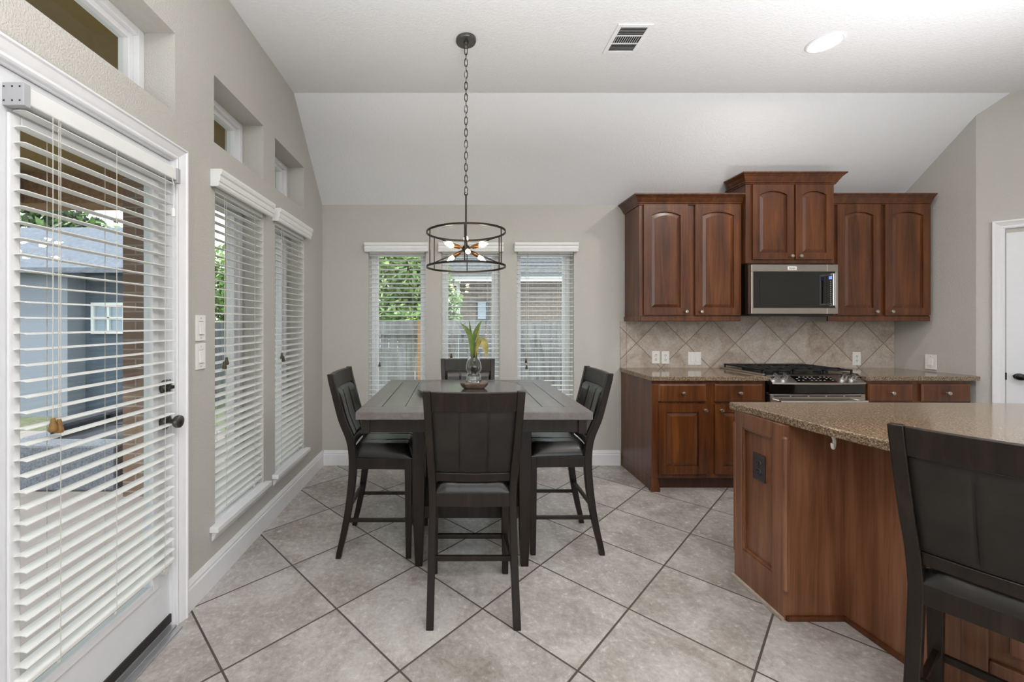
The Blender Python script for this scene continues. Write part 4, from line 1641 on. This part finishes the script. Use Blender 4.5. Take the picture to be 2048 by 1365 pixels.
ch = make_chair('dark leather counter chair at the near side of the table, its back to us', (0.085, 1.79, 0), 0.0)
copy_thing(ch, (-0.656, 2.520, 0), -PI / 2, 'dark leather counter chair at the table side nearest the patio door')
copy_thing(ch, (0.853, 2.553, 0), PI / 2, 'dark leather counter chair at the table side nearest the kitchen cabinets')
copy_thing(ch, (0.111, 3.262, 0), PI, 'brown-glinting leather chair at the far side of the table by the windows')
copy_thing(ch, (1.4236, 1.037, 0), math.radians(-57.5), 'dark leather counter chair pulled up to the island, cut off by the frame')

# ------------------------------------------------------------------ things on the table
LC = (0.10, 2.50)
mb = MB()
mb.lathe([(0, 0.916), (0.12, 0.916), (0.13, 0.9225), (0.30, 0.9245), (0.318, 0.930), (0.325, 0.938), (0.322, 0.945), (0.0, 0.945)], (LC[0], LC[1], 0), 72)
mb.lathe([(0, 0.914), (0.10, 0.914), (0.10, 0.917), (0, 0.917)], (LC[0], LC[1], 0), 32)
mb.build('lazy_susan', M['susan'], smooth=True, label='round polished dark turntable in the middle of the dining table', cat='turntable')
VC = (0.118, 2.455)
mb = MB()
pts = [(-0.083, -0.030), (-0.055, -0.048), (0.020, -0.045), (0.070, -0.040), (0.088, -0.010), (0.080, 0.035), (0.010, 0.048), (-0.062, 0.042)]
mb.sweep([[(VC[0] + x * k, VC[1] + y * k, z) for x, y in pts] for k, z in ((0.72, 0.9455), (0.88, 0.958), (1.0, 0.974), (0.97, 0.983))])
mb.build('wooden_stand', M['bark_wood'], bevel=0.003, label='rough-edged wooden slab under the glass vase', cat='stand')
vz = 0.9832
mb = MB()
outer = [(0, 0), (0.038, 0.0), (0.041, 0.004), (0.040, 0.030), (0.036, 0.046), (0.0325, 0.053), (0.036, 0.061), (0.042, 0.076), (0.043, 0.092), (0.040, 0.108), (0.034, 0.130), (0.0335, 0.155), (0.036, 0.172), (0.0365, 0.176)]
inner = [(0.0345, 0.176), (0.034, 0.172), (0.0315, 0.155), (0.032, 0.130), (0.038, 0.108), (0.041, 0.092), (0.040, 0.076), (0.034, 0.061), (0.0305, 0.053), (0.034, 0.046), (0.037, 0.030), (0.037, 0.009), (0.0, 0.008)]
mb.lathe([(r, z + vz) for r, z in outer + inner], (VC[0], VC[1], 0), 40, sx=1.1, sy=1.1)
mb.build('glass_vase', M['vase'], smooth=True, label='clear waisted glass vase holding a green plant cutting', cat='vase')

# the plant in the vase
pl = thing('plant_cutting', 'green strap-leaved plant rooted in the glass vase', 'plant', (VC[0], VC[1], vz + 0.01))


def leaf(pts, widths, mat, roll=0.0):
    mb = MB()
    P_ = [Vector(p) for p in pts]
    # resample
    Q, W = [], []
    for i in range(len(P_) - 1):
        for k in range(5):
            s = k / 5
            a, b, c, d = P_[max(i - 1, 0)], P_[i], P_[i + 1], P_[min(i + 2, len(P_) - 1)]
            Q.append(0.5 * (2 * b + (c - a) * s + (2 * a - 5 * b + 4 * c - d) * s * s + (-a + 3 * b - 3 * c + d) * s ** 3))
            W.append(widths[i] + (widths[i + 1] - widths[i]) * s)
    Q.append(P_[-1])
    W.append(widths[-1])
    secs = []
    for i, (q, w) in enumerate(zip(Q, W)):
        tg = (Q[min(i + 1, len(Q) - 1)] - Q[max(i - 1, 0)]).normalized()
        side = tg.cross(Vector((math.sin(roll), -math.cos(roll), 0.15))).normalized()
        nrm = side.cross(tg).normalized()
        w = max(w, 0.0006)
        secs.append([q - side * w + nrm * w * 0.35, q - nrm * 0.0008, q + side * w + nrm * w * 0.35, q + nrm * 0.0012])
    mb.sweep(secs)
    return mb.build('leaf', mat, pl, smooth=True)


x, y = VC
b0 = 1.07
leaf([(x - 0.004, y, b0), (x - 0.012, y - 0.005, 1.17), (x - 0.020, y - 0.010, 1.25), (x - 0.045, y - 0.016, 1.30), (x - 0.080, y - 0.020, 1.335)], [0.006, 0.010, 0.016, 0.012, 0.001], M['leaf'])
leaf([(x - 0.004, y + 0.004, b0), (x - 0.008, y + 0.004, 1.18), (x + 0.004, y + 0.004, 1.26), (x + 0.024, y + 0.004, 1.31), (x + 0.050, y + 0.004, 1.352)], [0.006, 0.011, 0.015, 0.011, 0.001], M['leaf'], 0.3)
leaf([(x - 0.006, y + 0.010, b0), (x - 0.010, y + 0.016, 1.18), (x - 0.016, y + 0.020, 1.27), (x - 0.026, y + 0.024, 1.352)], [0.004, 0.007, 0.008, 0.001], M['leaf'], -0.4)
leaf([(x + 0.010, y, b0), (x + 0.014, y - 0.006, 1.16), (x + 0.020, y - 0.010, 1.23), (x + 0.034, y - 0.012, 1.31)], [0.005, 0.009, 0.010, 0.001], M['leaf_y'], 0.5)
leaf([(x + 0.012, y - 0.004, b0), (x + 0.018, y - 0.012, 1.17), (x + 0.034, y - 0.022, 1.225), (x + 0.056, y - 0.028, 1.222), (x + 0.070, y - 0.030, 1.18), (x + 0.072, y - 0.030, 1.135)], [0.003, 0.005, 0.014, 0.023, 0.016, 0.001], M['leaf_y'])
leaf([(x + 0.006, y + 0.006, b0), (x + 0.010, y + 0.006, 1.15), (x + 0.010, y + 0.008, 1.22)], [0.005, 0.010, 0.002], M['leaf'])
mb = MB()
for (ax, ay, az, r) in ((-0.006, 0.0, 1.060, 0.013), (0.010, -0.004, 1.058, 0.016), (0.004, 0.010, 1.066, 0.012)):
    mb.sphere((x + ax, y + ay, az), r, 12, 1.2)
for k in range(9):
    a = k * 0.7
    mb.tube([(x + 0.006 * math.cos(a), y + 0.006 * math.sin(a), 1.055), (x + 0.016 * math.cos(a), y + 0.014 * math.sin(a), 1.035), (x + 0.010 * math.cos(a + 0.6), y + 0.012 * math.sin(a + 0.6), 1.018)], 0.0016, 5)
mb.build('bulb', M['root'], pl, smooth=True, label='brown bulb and roots')
mb = MB()
mb.cyl((x - 0.005, y, 1.06), (x - 0.010, y, 1.18), 0.006, 0.005, 10)
mb.cyl((x + 0.010, y, 1.06), (x + 0.016, y, 1.17), 0.005, 0.004, 10)
mb.build('stem', M['leaf_y'], pl, smooth=True)

# ------------------------------------------------------------------ pendant light
PCX, PCY = 0.075, 2.56
pn = thing('pendant_light', 'open drum cage pendant with eight bulbs on a long chain over the table', 'pendant light', (PCX, PCY, 1.68))
mb = MB()
mb.lathe([(0, 3.11), (0.0625, 3.11), (0.0635, 3.098), (0.060, 3.090), (0.0, 3.086)], (PCX, PCY, 0), 36)
mb.lathe([(0, 3.09), (0.016, 3.088), (0.017, 3.080), (0.010, 3.074), (0.010, 3.058), (0.006, 3.052), (0, 3.052)], (PCX, PCY, 0), 20)
mb.build('canopy', M['antique'], pn, smooth=True)
mb = MB()
ztop, zbot = 3.055, 2.145
nl = 25
pt_ = (ztop - zbot) / nl
for i in range(nl):
    zc = ztop - (i + 0.5) * pt_
    pts = []
    for k in range(20):
        a = 2 * PI * k / 20
        u = 0.0085 * math.cos(a)
        v = 0.0145 * math.sin(a) + math.copysign(0.0105, math.sin(a)) * min(1, abs(math.sin(a)) * 3)
        pts.append((PCX + (u if i % 2 == 0 else 0), PCY + (0 if i % 2 == 0 else u), zc + v))
    mb.tube(pts, 0.0024, 6, True)
mb.build('chain', M['orb'], pn, smooth=True)
mb = MB()
pts = [(PCX + 0.006 * math.sin(i * 1.1), PCY + 0.006 * math.cos(i * 0.9), ztop - (ztop - zbot) * i / 24) for i in range(25)]
mb.tube(pts, 0.0022, 6)
mb.build('cable', M['cord'], pn, smooth=True)
mb = MB()
mb.cyl((PCX, PCY, 1.80), (PCX, PCY, 2.135), 0.0055, seg=10)
mb.tube([(PCX + 0.010 * math.cos(2 * PI * k / 14), PCY, 2.143 + 0.010 * math.sin(2 * PI * k / 14)) for k in range(14)], 0.0025, 6, True)
mb.build('rod', M['bronze_bar'], pn, smooth=True)
R_ = 0.245
for zr in (1.901, 1.686):
    mb = MB()
    secs = []
    for k in range(72):
        a = 2 * PI * k / 72
        c, s = math.cos(a), math.sin(a)
        secs.append([(PCX + r * c, PCY + r * s, z) for r, z in ((R_ - 0.003, zr - 0.006), (R_ + 0.003, zr - 0.006), (R_ + 0.003, zr + 0.006), (R_ - 0.003, zr + 0.006))])
    mb.sweep(secs, closed=True)
    mb.build('ring', M['bronze_bar'], pn)
for k in range(6):
    a = -PI / 2 - 0.06 + k * PI / 3
    X, Y = PCX + R_ * math.cos(a), PCY + R_ * math.sin(a)
    mb = MB()
    mb.cyl((X, Y, 1.686), (X, Y, 1.901), 0.0034, seg=8)
    mb.build('upright', M['bronze_bar'], pn)
hub = Vector((PCX, PCY, 1.80))
for k, (ang, zr) in enumerate(((PI * 0.92, 1.901), (PI * 0.08, 1.901), (PI * 1.06, 1.686), (-PI * 0.06, 1.686))):
    e = Vector((PCX + R_ * math.cos(ang), PCY + R_ * math.sin(ang), zr))
    MB().cyl(hub, e, 0.0036, seg=8).build('strut', M['bronze_bar'], pn)
MB().sphere(hub, 0.026, 20).build('hub', M['bronze_bar'], pn, smooth=True)
for dx_, dy_, dz_ in ((-1, 0.25, 0.36), (-1, -0.55, 0.12), (0.02, 0.75, 0.75), (1, 0.3, 0.38), (1, -0.5, 0.14), (-0.85, 0.35, -0.50), (0.9, 0.3, -0.50), (0.08, -0.95, -0.32)):
    d = Vector((dx_, dy_, dz_)).normalized()
    mb = MB()
    mb.cyl(hub + d * 0.022, hub + d * 0.050, 0.0045, seg=8)
    mb.cyl(hub + d * 0.046, hub + d * 0.092, 0.0105, 0.0115, 14)
    so = mb.build('socket', M['brass'], pn, smooth=True)
    mb = MB()
    mb.tube([hub + d * s for s in (0.090, 0.098, 0.108, 0.118, 0.128, 0.138, 0.150)], 0.01, 14, radii=[0.008, 0.012, 0.0145, 0.0135, 0.0095, 0.005, 0.001])
    mb.build('bulb', M['bulb'], so, smooth=True, label='lit clear candle bulb')

# ------------------------------------------------------------------ ceiling vent and recessed lamp
vt = thing('ceiling_vent', 'white ceiling air register with dark louvres', 'vent', (1.08, 2.555, ZC))
vx0, vx1, vy0, vy1 = 0.974, 1.186, 2.424, 2.690
mb = MB()
fr = 0.026
for a0, a1, b0, b1 in ((vx0, vx0 + fr, vy0, vy1), (vx1 - fr, vx1, vy0, vy1), (vx0 + fr, vx1 - fr, vy0, vy0 + fr), (vx0 + fr, vx1 - fr, vy1 - fr, vy1)):
    mb.box(a0, a1, b0, b1, ZC - 0.007, ZC - 0.0005)
mb.build('frame', M['trim'], vt, bevel=0.002)
MB().box(vx0 + fr, vx1 - fr, vy0 + fr, vy1 - fr, ZC - 0.0015, ZC - 0.0005).build('duct', M['slot'], vt)
mb = MB()
h0, h1 = vy0 + fr, vy1 - fr
ya, yb = h0 + 0.075, h0 + 0.140


def lou(mb, p, q, ax, sgn):
    w, th = 0.0045, 0.004
    if ax == 'x':
        (x0_, y0_), (x1_, _) = p, q
        mb.hexa([(x0_, y0_, ZC - 0.006), (x1_, y0_, ZC - 0.006), (x1_, y0_ + 0.0015, ZC - 0.006), (x0_, y0_ + 0.0015, ZC - 0.006),
                 (x0_, y0_ + sgn * w, ZC - 0.0016), (x1_, y0_ + sgn * w, ZC - 0.0016), (x1_, y0_ + sgn * w + 0.0015, ZC - 0.0016), (x0_, y0_ + sgn * w + 0.0015, ZC - 0.0016)])
    else:
        (x0_, y0_), (_, y1_) = p, q
        mb.hexa([(x0_, y0_, ZC - 0.006), (x0_ + 0.0015, y0_, ZC - 0.006), (x0_ + 0.0015, y1_, ZC - 0.006), (x0_, y1_, ZC - 0.006),
                 (x0_ + w, y0_, ZC - 0.0016), (x0_ + w + 0.0015, y0_, ZC - 0.0016), (x0_ + w + 0.0015, y1_, ZC - 0.0016), (x0_ + w, y1_, ZC - 0.0016)])


for i in range(5):
    lou(mb, (vx0 + fr, h0 + 0.008 + i * 0.0135), (vx1 - fr, 0), 'x', 1)
    lou(mb, (vx0 + fr, yb + 0.010 + i * 0.0135), (vx1 - fr, 0), 'x', 1)
for i in range(11):
    x = vx0 + fr + 0.006 + i * 0.0138
    lou(mb, (x, ya), (0, yb), 'y', 1)
mb.box(vx0 + fr, vx1 - fr, ya - 0.004, ya, ZC - 0.006, ZC - 0.0016).box(vx0 + fr, vx1 - fr, yb, yb + 0.004, ZC - 0.006, ZC - 0.0016)
mb.build('louvres', M['trim'], vt)

cl = thing('recessed_light', 'lit round recessed lamp in the ceiling above the kitchen', 'ceiling light', (2.346, 2.589, ZC))
mb = MB()
mb.lathe([(0.082, 0), (0.098, 0), (0.098, -0.004), (0.090, -0.008), (0.082, -0.006)], (2.346, 2.589, ZC - 0.0005), 48)
mb.build('trim_ring', M['trim'], cl, smooth=True)
mb = MB()
mb.lathe([(0, 0), (0.082, 0), (0.082, -0.003), (0, -0.004)], (2.346, 2.589, ZC - 0.001), 40)
mb.build('lens', M['can'], cl, label='glowing warm white lens')

# ------------------------------------------------------------------ outdoors
MB().box(-30, XL - WT, -14, 30, -0.75, -0.55).build('ground', M['lawn'], kind='structure', label='lawn beyond the patio', cat='ground')
MB().box(XL - WT, 24, YB + WT, 30, -0.75, -0.55).build('ground_back', M['bounce_ground'], kind='structure', label='side yard ground behind the far windows, made pale to bounce light in', cat='ground')
MB().box(-7.4, XL - WT, -3, 5.2, -0.55, -0.04).build('patio_slab', M['concrete'], kind='structure', label='concrete patio outside the glass door', cat='patio')
MB().box(-4.3, XL - WT, -3, 4.1, 2.74, 2.84).build('patio_ceiling', M['patio_ceiling'], kind='structure', label='olive porch ceiling seen through the high windows', cat='ceiling')
MB().box(-4.3, -4.05, -3, 4.1, 2.46, 2.74).build('patio_beam', M['beam'], kind='structure', label='brown wooden beam along the porch edge', cat='beam')
MB().box(-4.05, XL - WT, 3.85, 4.1, 2.46, 2.74).build('patio_beam_end', M['beam'], kind='structure', label='brown wooden beam across the porch end', cat='beam')
MB().box(-2.62, -2.20, 3.24, 3.66, -0.04, 2.74).build('brick_column', M['brick_col'], kind='structure', label='brick porch column seen through the patio door', cat='column')

# fence behind the house
def fence(name, label, x0, x1, y, top, rail=False, zb=-0.55, wob=0.02):
    t = thing(name, label, 'fence', ((x0 + x1) / 2, y, zb))
    mb = MB()
    x = x0
    while x < x1:
        w = 0.135
        h = top + random.uniform(-wob, wob * 0.5)
        mb.prism([(x, y, zb), (x + w, y, zb), (x + w, y, h - 0.02), (x + w - 0.025, y, h), (x + 0.025, y, h), (x, y, h - 0.02)], (0, 0.018, 0))
        x += w + 0.006
    mb.build('pickets', M['fence'], t)
    if rail:
        mb = MB()
        mb.box(x0, x1, y - 0.04, y, top - 0.22, top - 0.02)
        mb.box(x0, x1, y - 0.04, y, 0.25, 0.34)
        mb.box(x0, x1, y - 0.04, y, -0.40, -0.30)
        mb.build('rail', M['fence'], t)
    return t


fence('wooden_fence', 'grey weathered fence with a wide top rail beyond the far windows', -2.6, 0.50, 6.6, 1.375, True)
fence('wooden_fence', 'grey weathered board fence seen through the right far window', 0.48, 3.4, 6.0, 1.35)
MB().box(-0.575, -0.505, 6.46, 6.55, -0.55, 1.36).build('fence_post', M['cedar'], label='orange-brown new cedar post at the fence', cat='post')

# neighbour's brick house behind the fence
nb = thing('house', 'tan brick neighbouring house behind the fence', 'house', (4, 12, -0.55))
MB().box(0.14, 9.0, 10.4, 14.5, -0.55, 2.46).build('wall', M['brick_house'], nb)
MB().box(-0.25, 9.4, 10.0, 10.03, 2.34, 2.47).box(-0.25, -0.22, 10.0, 15.0, 2.34, 2.47).build('fascia', M['fascia'], nb)
MB().box(-0.25, 9.4, 10.03, 10.42, 2.42, 2.45).build('soffit', M['soffit'], nb)
mb = MB()
mb.prism([(-0.3, 9.95, 2.47), (-0.3, 12.5, 4.2), (-0.3, 12.5, 4.3), (-0.3, 9.95, 2.53)], (9.8, 0, 0))
mb.prism([(-0.3, 12.5, 4.2), (-0.3, 15.1, 2.47), (-0.3, 15.1, 2.53), (-0.3, 12.5, 4.3)], (9.8, 0, 0))
nrow = 16
for i in range(nrow):
    s0 = i / nrow
    y = 9.95 + 2.55 * s0
    z = 2.53 + 1.77 * s0
    mb.box(-0.3, 9.5, y - 0.01, y + 0.05, z, z + 0.025)
mb.build('roof', M['shingle'], nb)
mb = MB()
mb.box(0.06, 0.15, 10.30, 10.39, -0.5, 2.36)
mb.build('downspout', M['fascia'], nb, label='white downspout')
mb = MB()
mb.box(0.0, 0.12, 10.2, 10.32, 2.26, 2.40)
mb.build('floodlight', M['fascia'], nb)
eb = thing('electric_box', 'grey electric box on the neighbouring brick wall', 'electric box', (0.72, 10.36, 1.40))
MB().box(0.56, 0.90, 10.34, 10.399, 1.36, 1.90).build('mount', M['box_dark'], eb)
MB().box(0.60, 0.80, 10.26, 10.34, 1.42, 1.84).build('cover', M['box_grey'], eb)


def tree(label, c, rx, ry, rz, n, size, seed, trunk_z=-0.55, mats=('tree_leaf', 'tree_leaf_b')):
    rnd = random.Random(seed)
    t = thing('tree', label, 'tree', (c[0], c[1], trunk_z), group='trees behind the fences')
    mb = MB()
    blobs = [(rnd.uniform(-0.6, 0.6), rnd.uniform(-0.6, 0.6), rnd.uniform(-0.7, 0.7), rnd.uniform(0.3, 0.5)) for _ in range(16)]
    for i in range(n):
        bx_, by_, bz_, br = rnd.choice(blobs)
        while True:
            u = Vector((rnd.uniform(-1, 1), rnd.uniform(-1, 1), rnd.uniform(-1, 1)))
            if 0.1 < u.length < 1:
                break
        p = Vector((c[0] + (bx_ + u.x * br) * rx, c[1] + (by_ + u.y * br) * ry, c[2] + (bz_ + u.z * br) * rz))
        a = Vector((rnd.uniform(-1, 1), rnd.uniform(-1, 1), rnd.uniform(-1, 1))).normalized()
        b = a.orthogonal().normalized()
        s = size * rnd.uniform(0.6, 1.3)
        mb.mi = 0 if rnd.random() < 0.6 else 1
        mb.face([p - a * s, p + b * s * 0.45, p + a * s, p - b * s * 0.45])
    mb.build('crown', [M[m] for m in mats], t, fixn=False)
    mb = MB()
    mb.tube([(c[0], c[1], trunk_z), (c[0] + 0.05, c[1], (trunk_z + c[2]) / 2), (c[0], c[1] + 0.05, c[2] + rz * 0.3)], 0.1, 8, radii=[0.13, 0.1, 0.05])
    for k in range(4):
        a = k * 1.6
        mb.tube([(c[0], c[1], c[2] - rz * 0.4), (c[0] + rx * 0.5 * math.cos(a), c[1] + ry * 0.5 * math.sin(a), c[2] + rz * 0.3)], 0.04, 6, radii=[0.05, 0.02])
    mb.build('trunk', M['bark'], t)
    return t


tree('leafy green tree over the fence in the left far window', (-1.05, 8.2, 1.9), 1.15, 1.0, 1.15, 6500, 0.085, 3)
tree('small light green shrub beside the neighbouring downspout', (-0.12, 9.75, 1.50), 0.40, 0.4, 0.65, 900, 0.06, 5)
tree('tall green tree seen past the patio column through the side window', (-8.4, 15.0, 2.6), 2.4, 1.6, 2.4, 2600, 0.14, 9)
tree('broad dark tree rising behind the pale blue house roof', (-11.0, 11.9, 3.2), 3.4, 1.05, 2.4, 3600, 0.14, 12, mats=('tree_dark', 'tree_leaf'))
fence('wooden_fence', 'pale fence at the side of the yard past the patio', -5.85, -4.3, 9.8, 1.35)

# pale house and patio furniture seen through the door
hs = thing('house', 'pale blue neighbouring house with white window seen through the patio door', 'house', (-9.8, 9.0, -0.55))
MB().box(-12.4, -6.15, 8.6, 9.6, -0.55, 2.5).build('wall', M['siding'], hs)
MB().box(-10.6, -7.74, 8.2, 8.6, -0.55, 2.36).build('front_bay', M['siding_white'], hs)
mb = MB()
for a, b in (((-12.8, 7.9, 2.30), (-12.8, 9.1, 3.35)), ((-12.8, 10.3, 2.30), (-12.8, 9.1, 3.35))):
    mb.prism([a, b, (b[0], b[1], b[2] + 0.1), (a[0], a[1], a[2] + 0.1)], (6.7, 0, 0))
mb.build('roof', M['pale_shingle'], hs)
mb = MB()
for a0, a1, b0, b1 in ((-7.56, -7.50, 1.10, 1.75), (-6.90, -6.84, 1.10, 1.75), (-7.50, -6.90, 1.69, 1.75), (-7.50, -6.90, 1.10, 1.16), (-7.22, -7.18, 1.16, 1.69), (-7.50, -6.90, 1.41, 1.45)):
    mb.box(a0, a1, 8.52, 8.6, b0, b1)
wf = mb.build('window', M['fascia'], hs)
MB().box(-7.5, -6.9, 8.57, 8.6, 1.16, 1.69).build('pane', M['box_grey'], wf)

sf = thing('outdoor_sofa', 'grey wicker patio sofa with dark cushions outside the door', 'outdoor sofa', (-3.2, 3.8, -0.04))
mb = MB()
mb.box(-3.75, -2.75, 3.33, 3.53, -0.04, 0.34).box(-3.75, -3.55, 3.53, 4.53, -0.04, 0.34)
mb.box(-3.55, -2.75, 3.53, 4.53, -0.04, 0.18)
mb.build('frame', M['wicker'], sf, bevel=0.02)
for k, y in enumerate((3.56, 4.05)):
    MB().box(-3.53, -2.78, y, y + 0.47, 0.18, 0.34).build('seat_cushion', M['cushion_dark'], sf, bevel=0.04)
    MB().box(-3.54, -3.40, y, y + 0.47, 0.34, 0.46).build('back_cushion', M['cushion_dark'], sf, bevel=0.04)
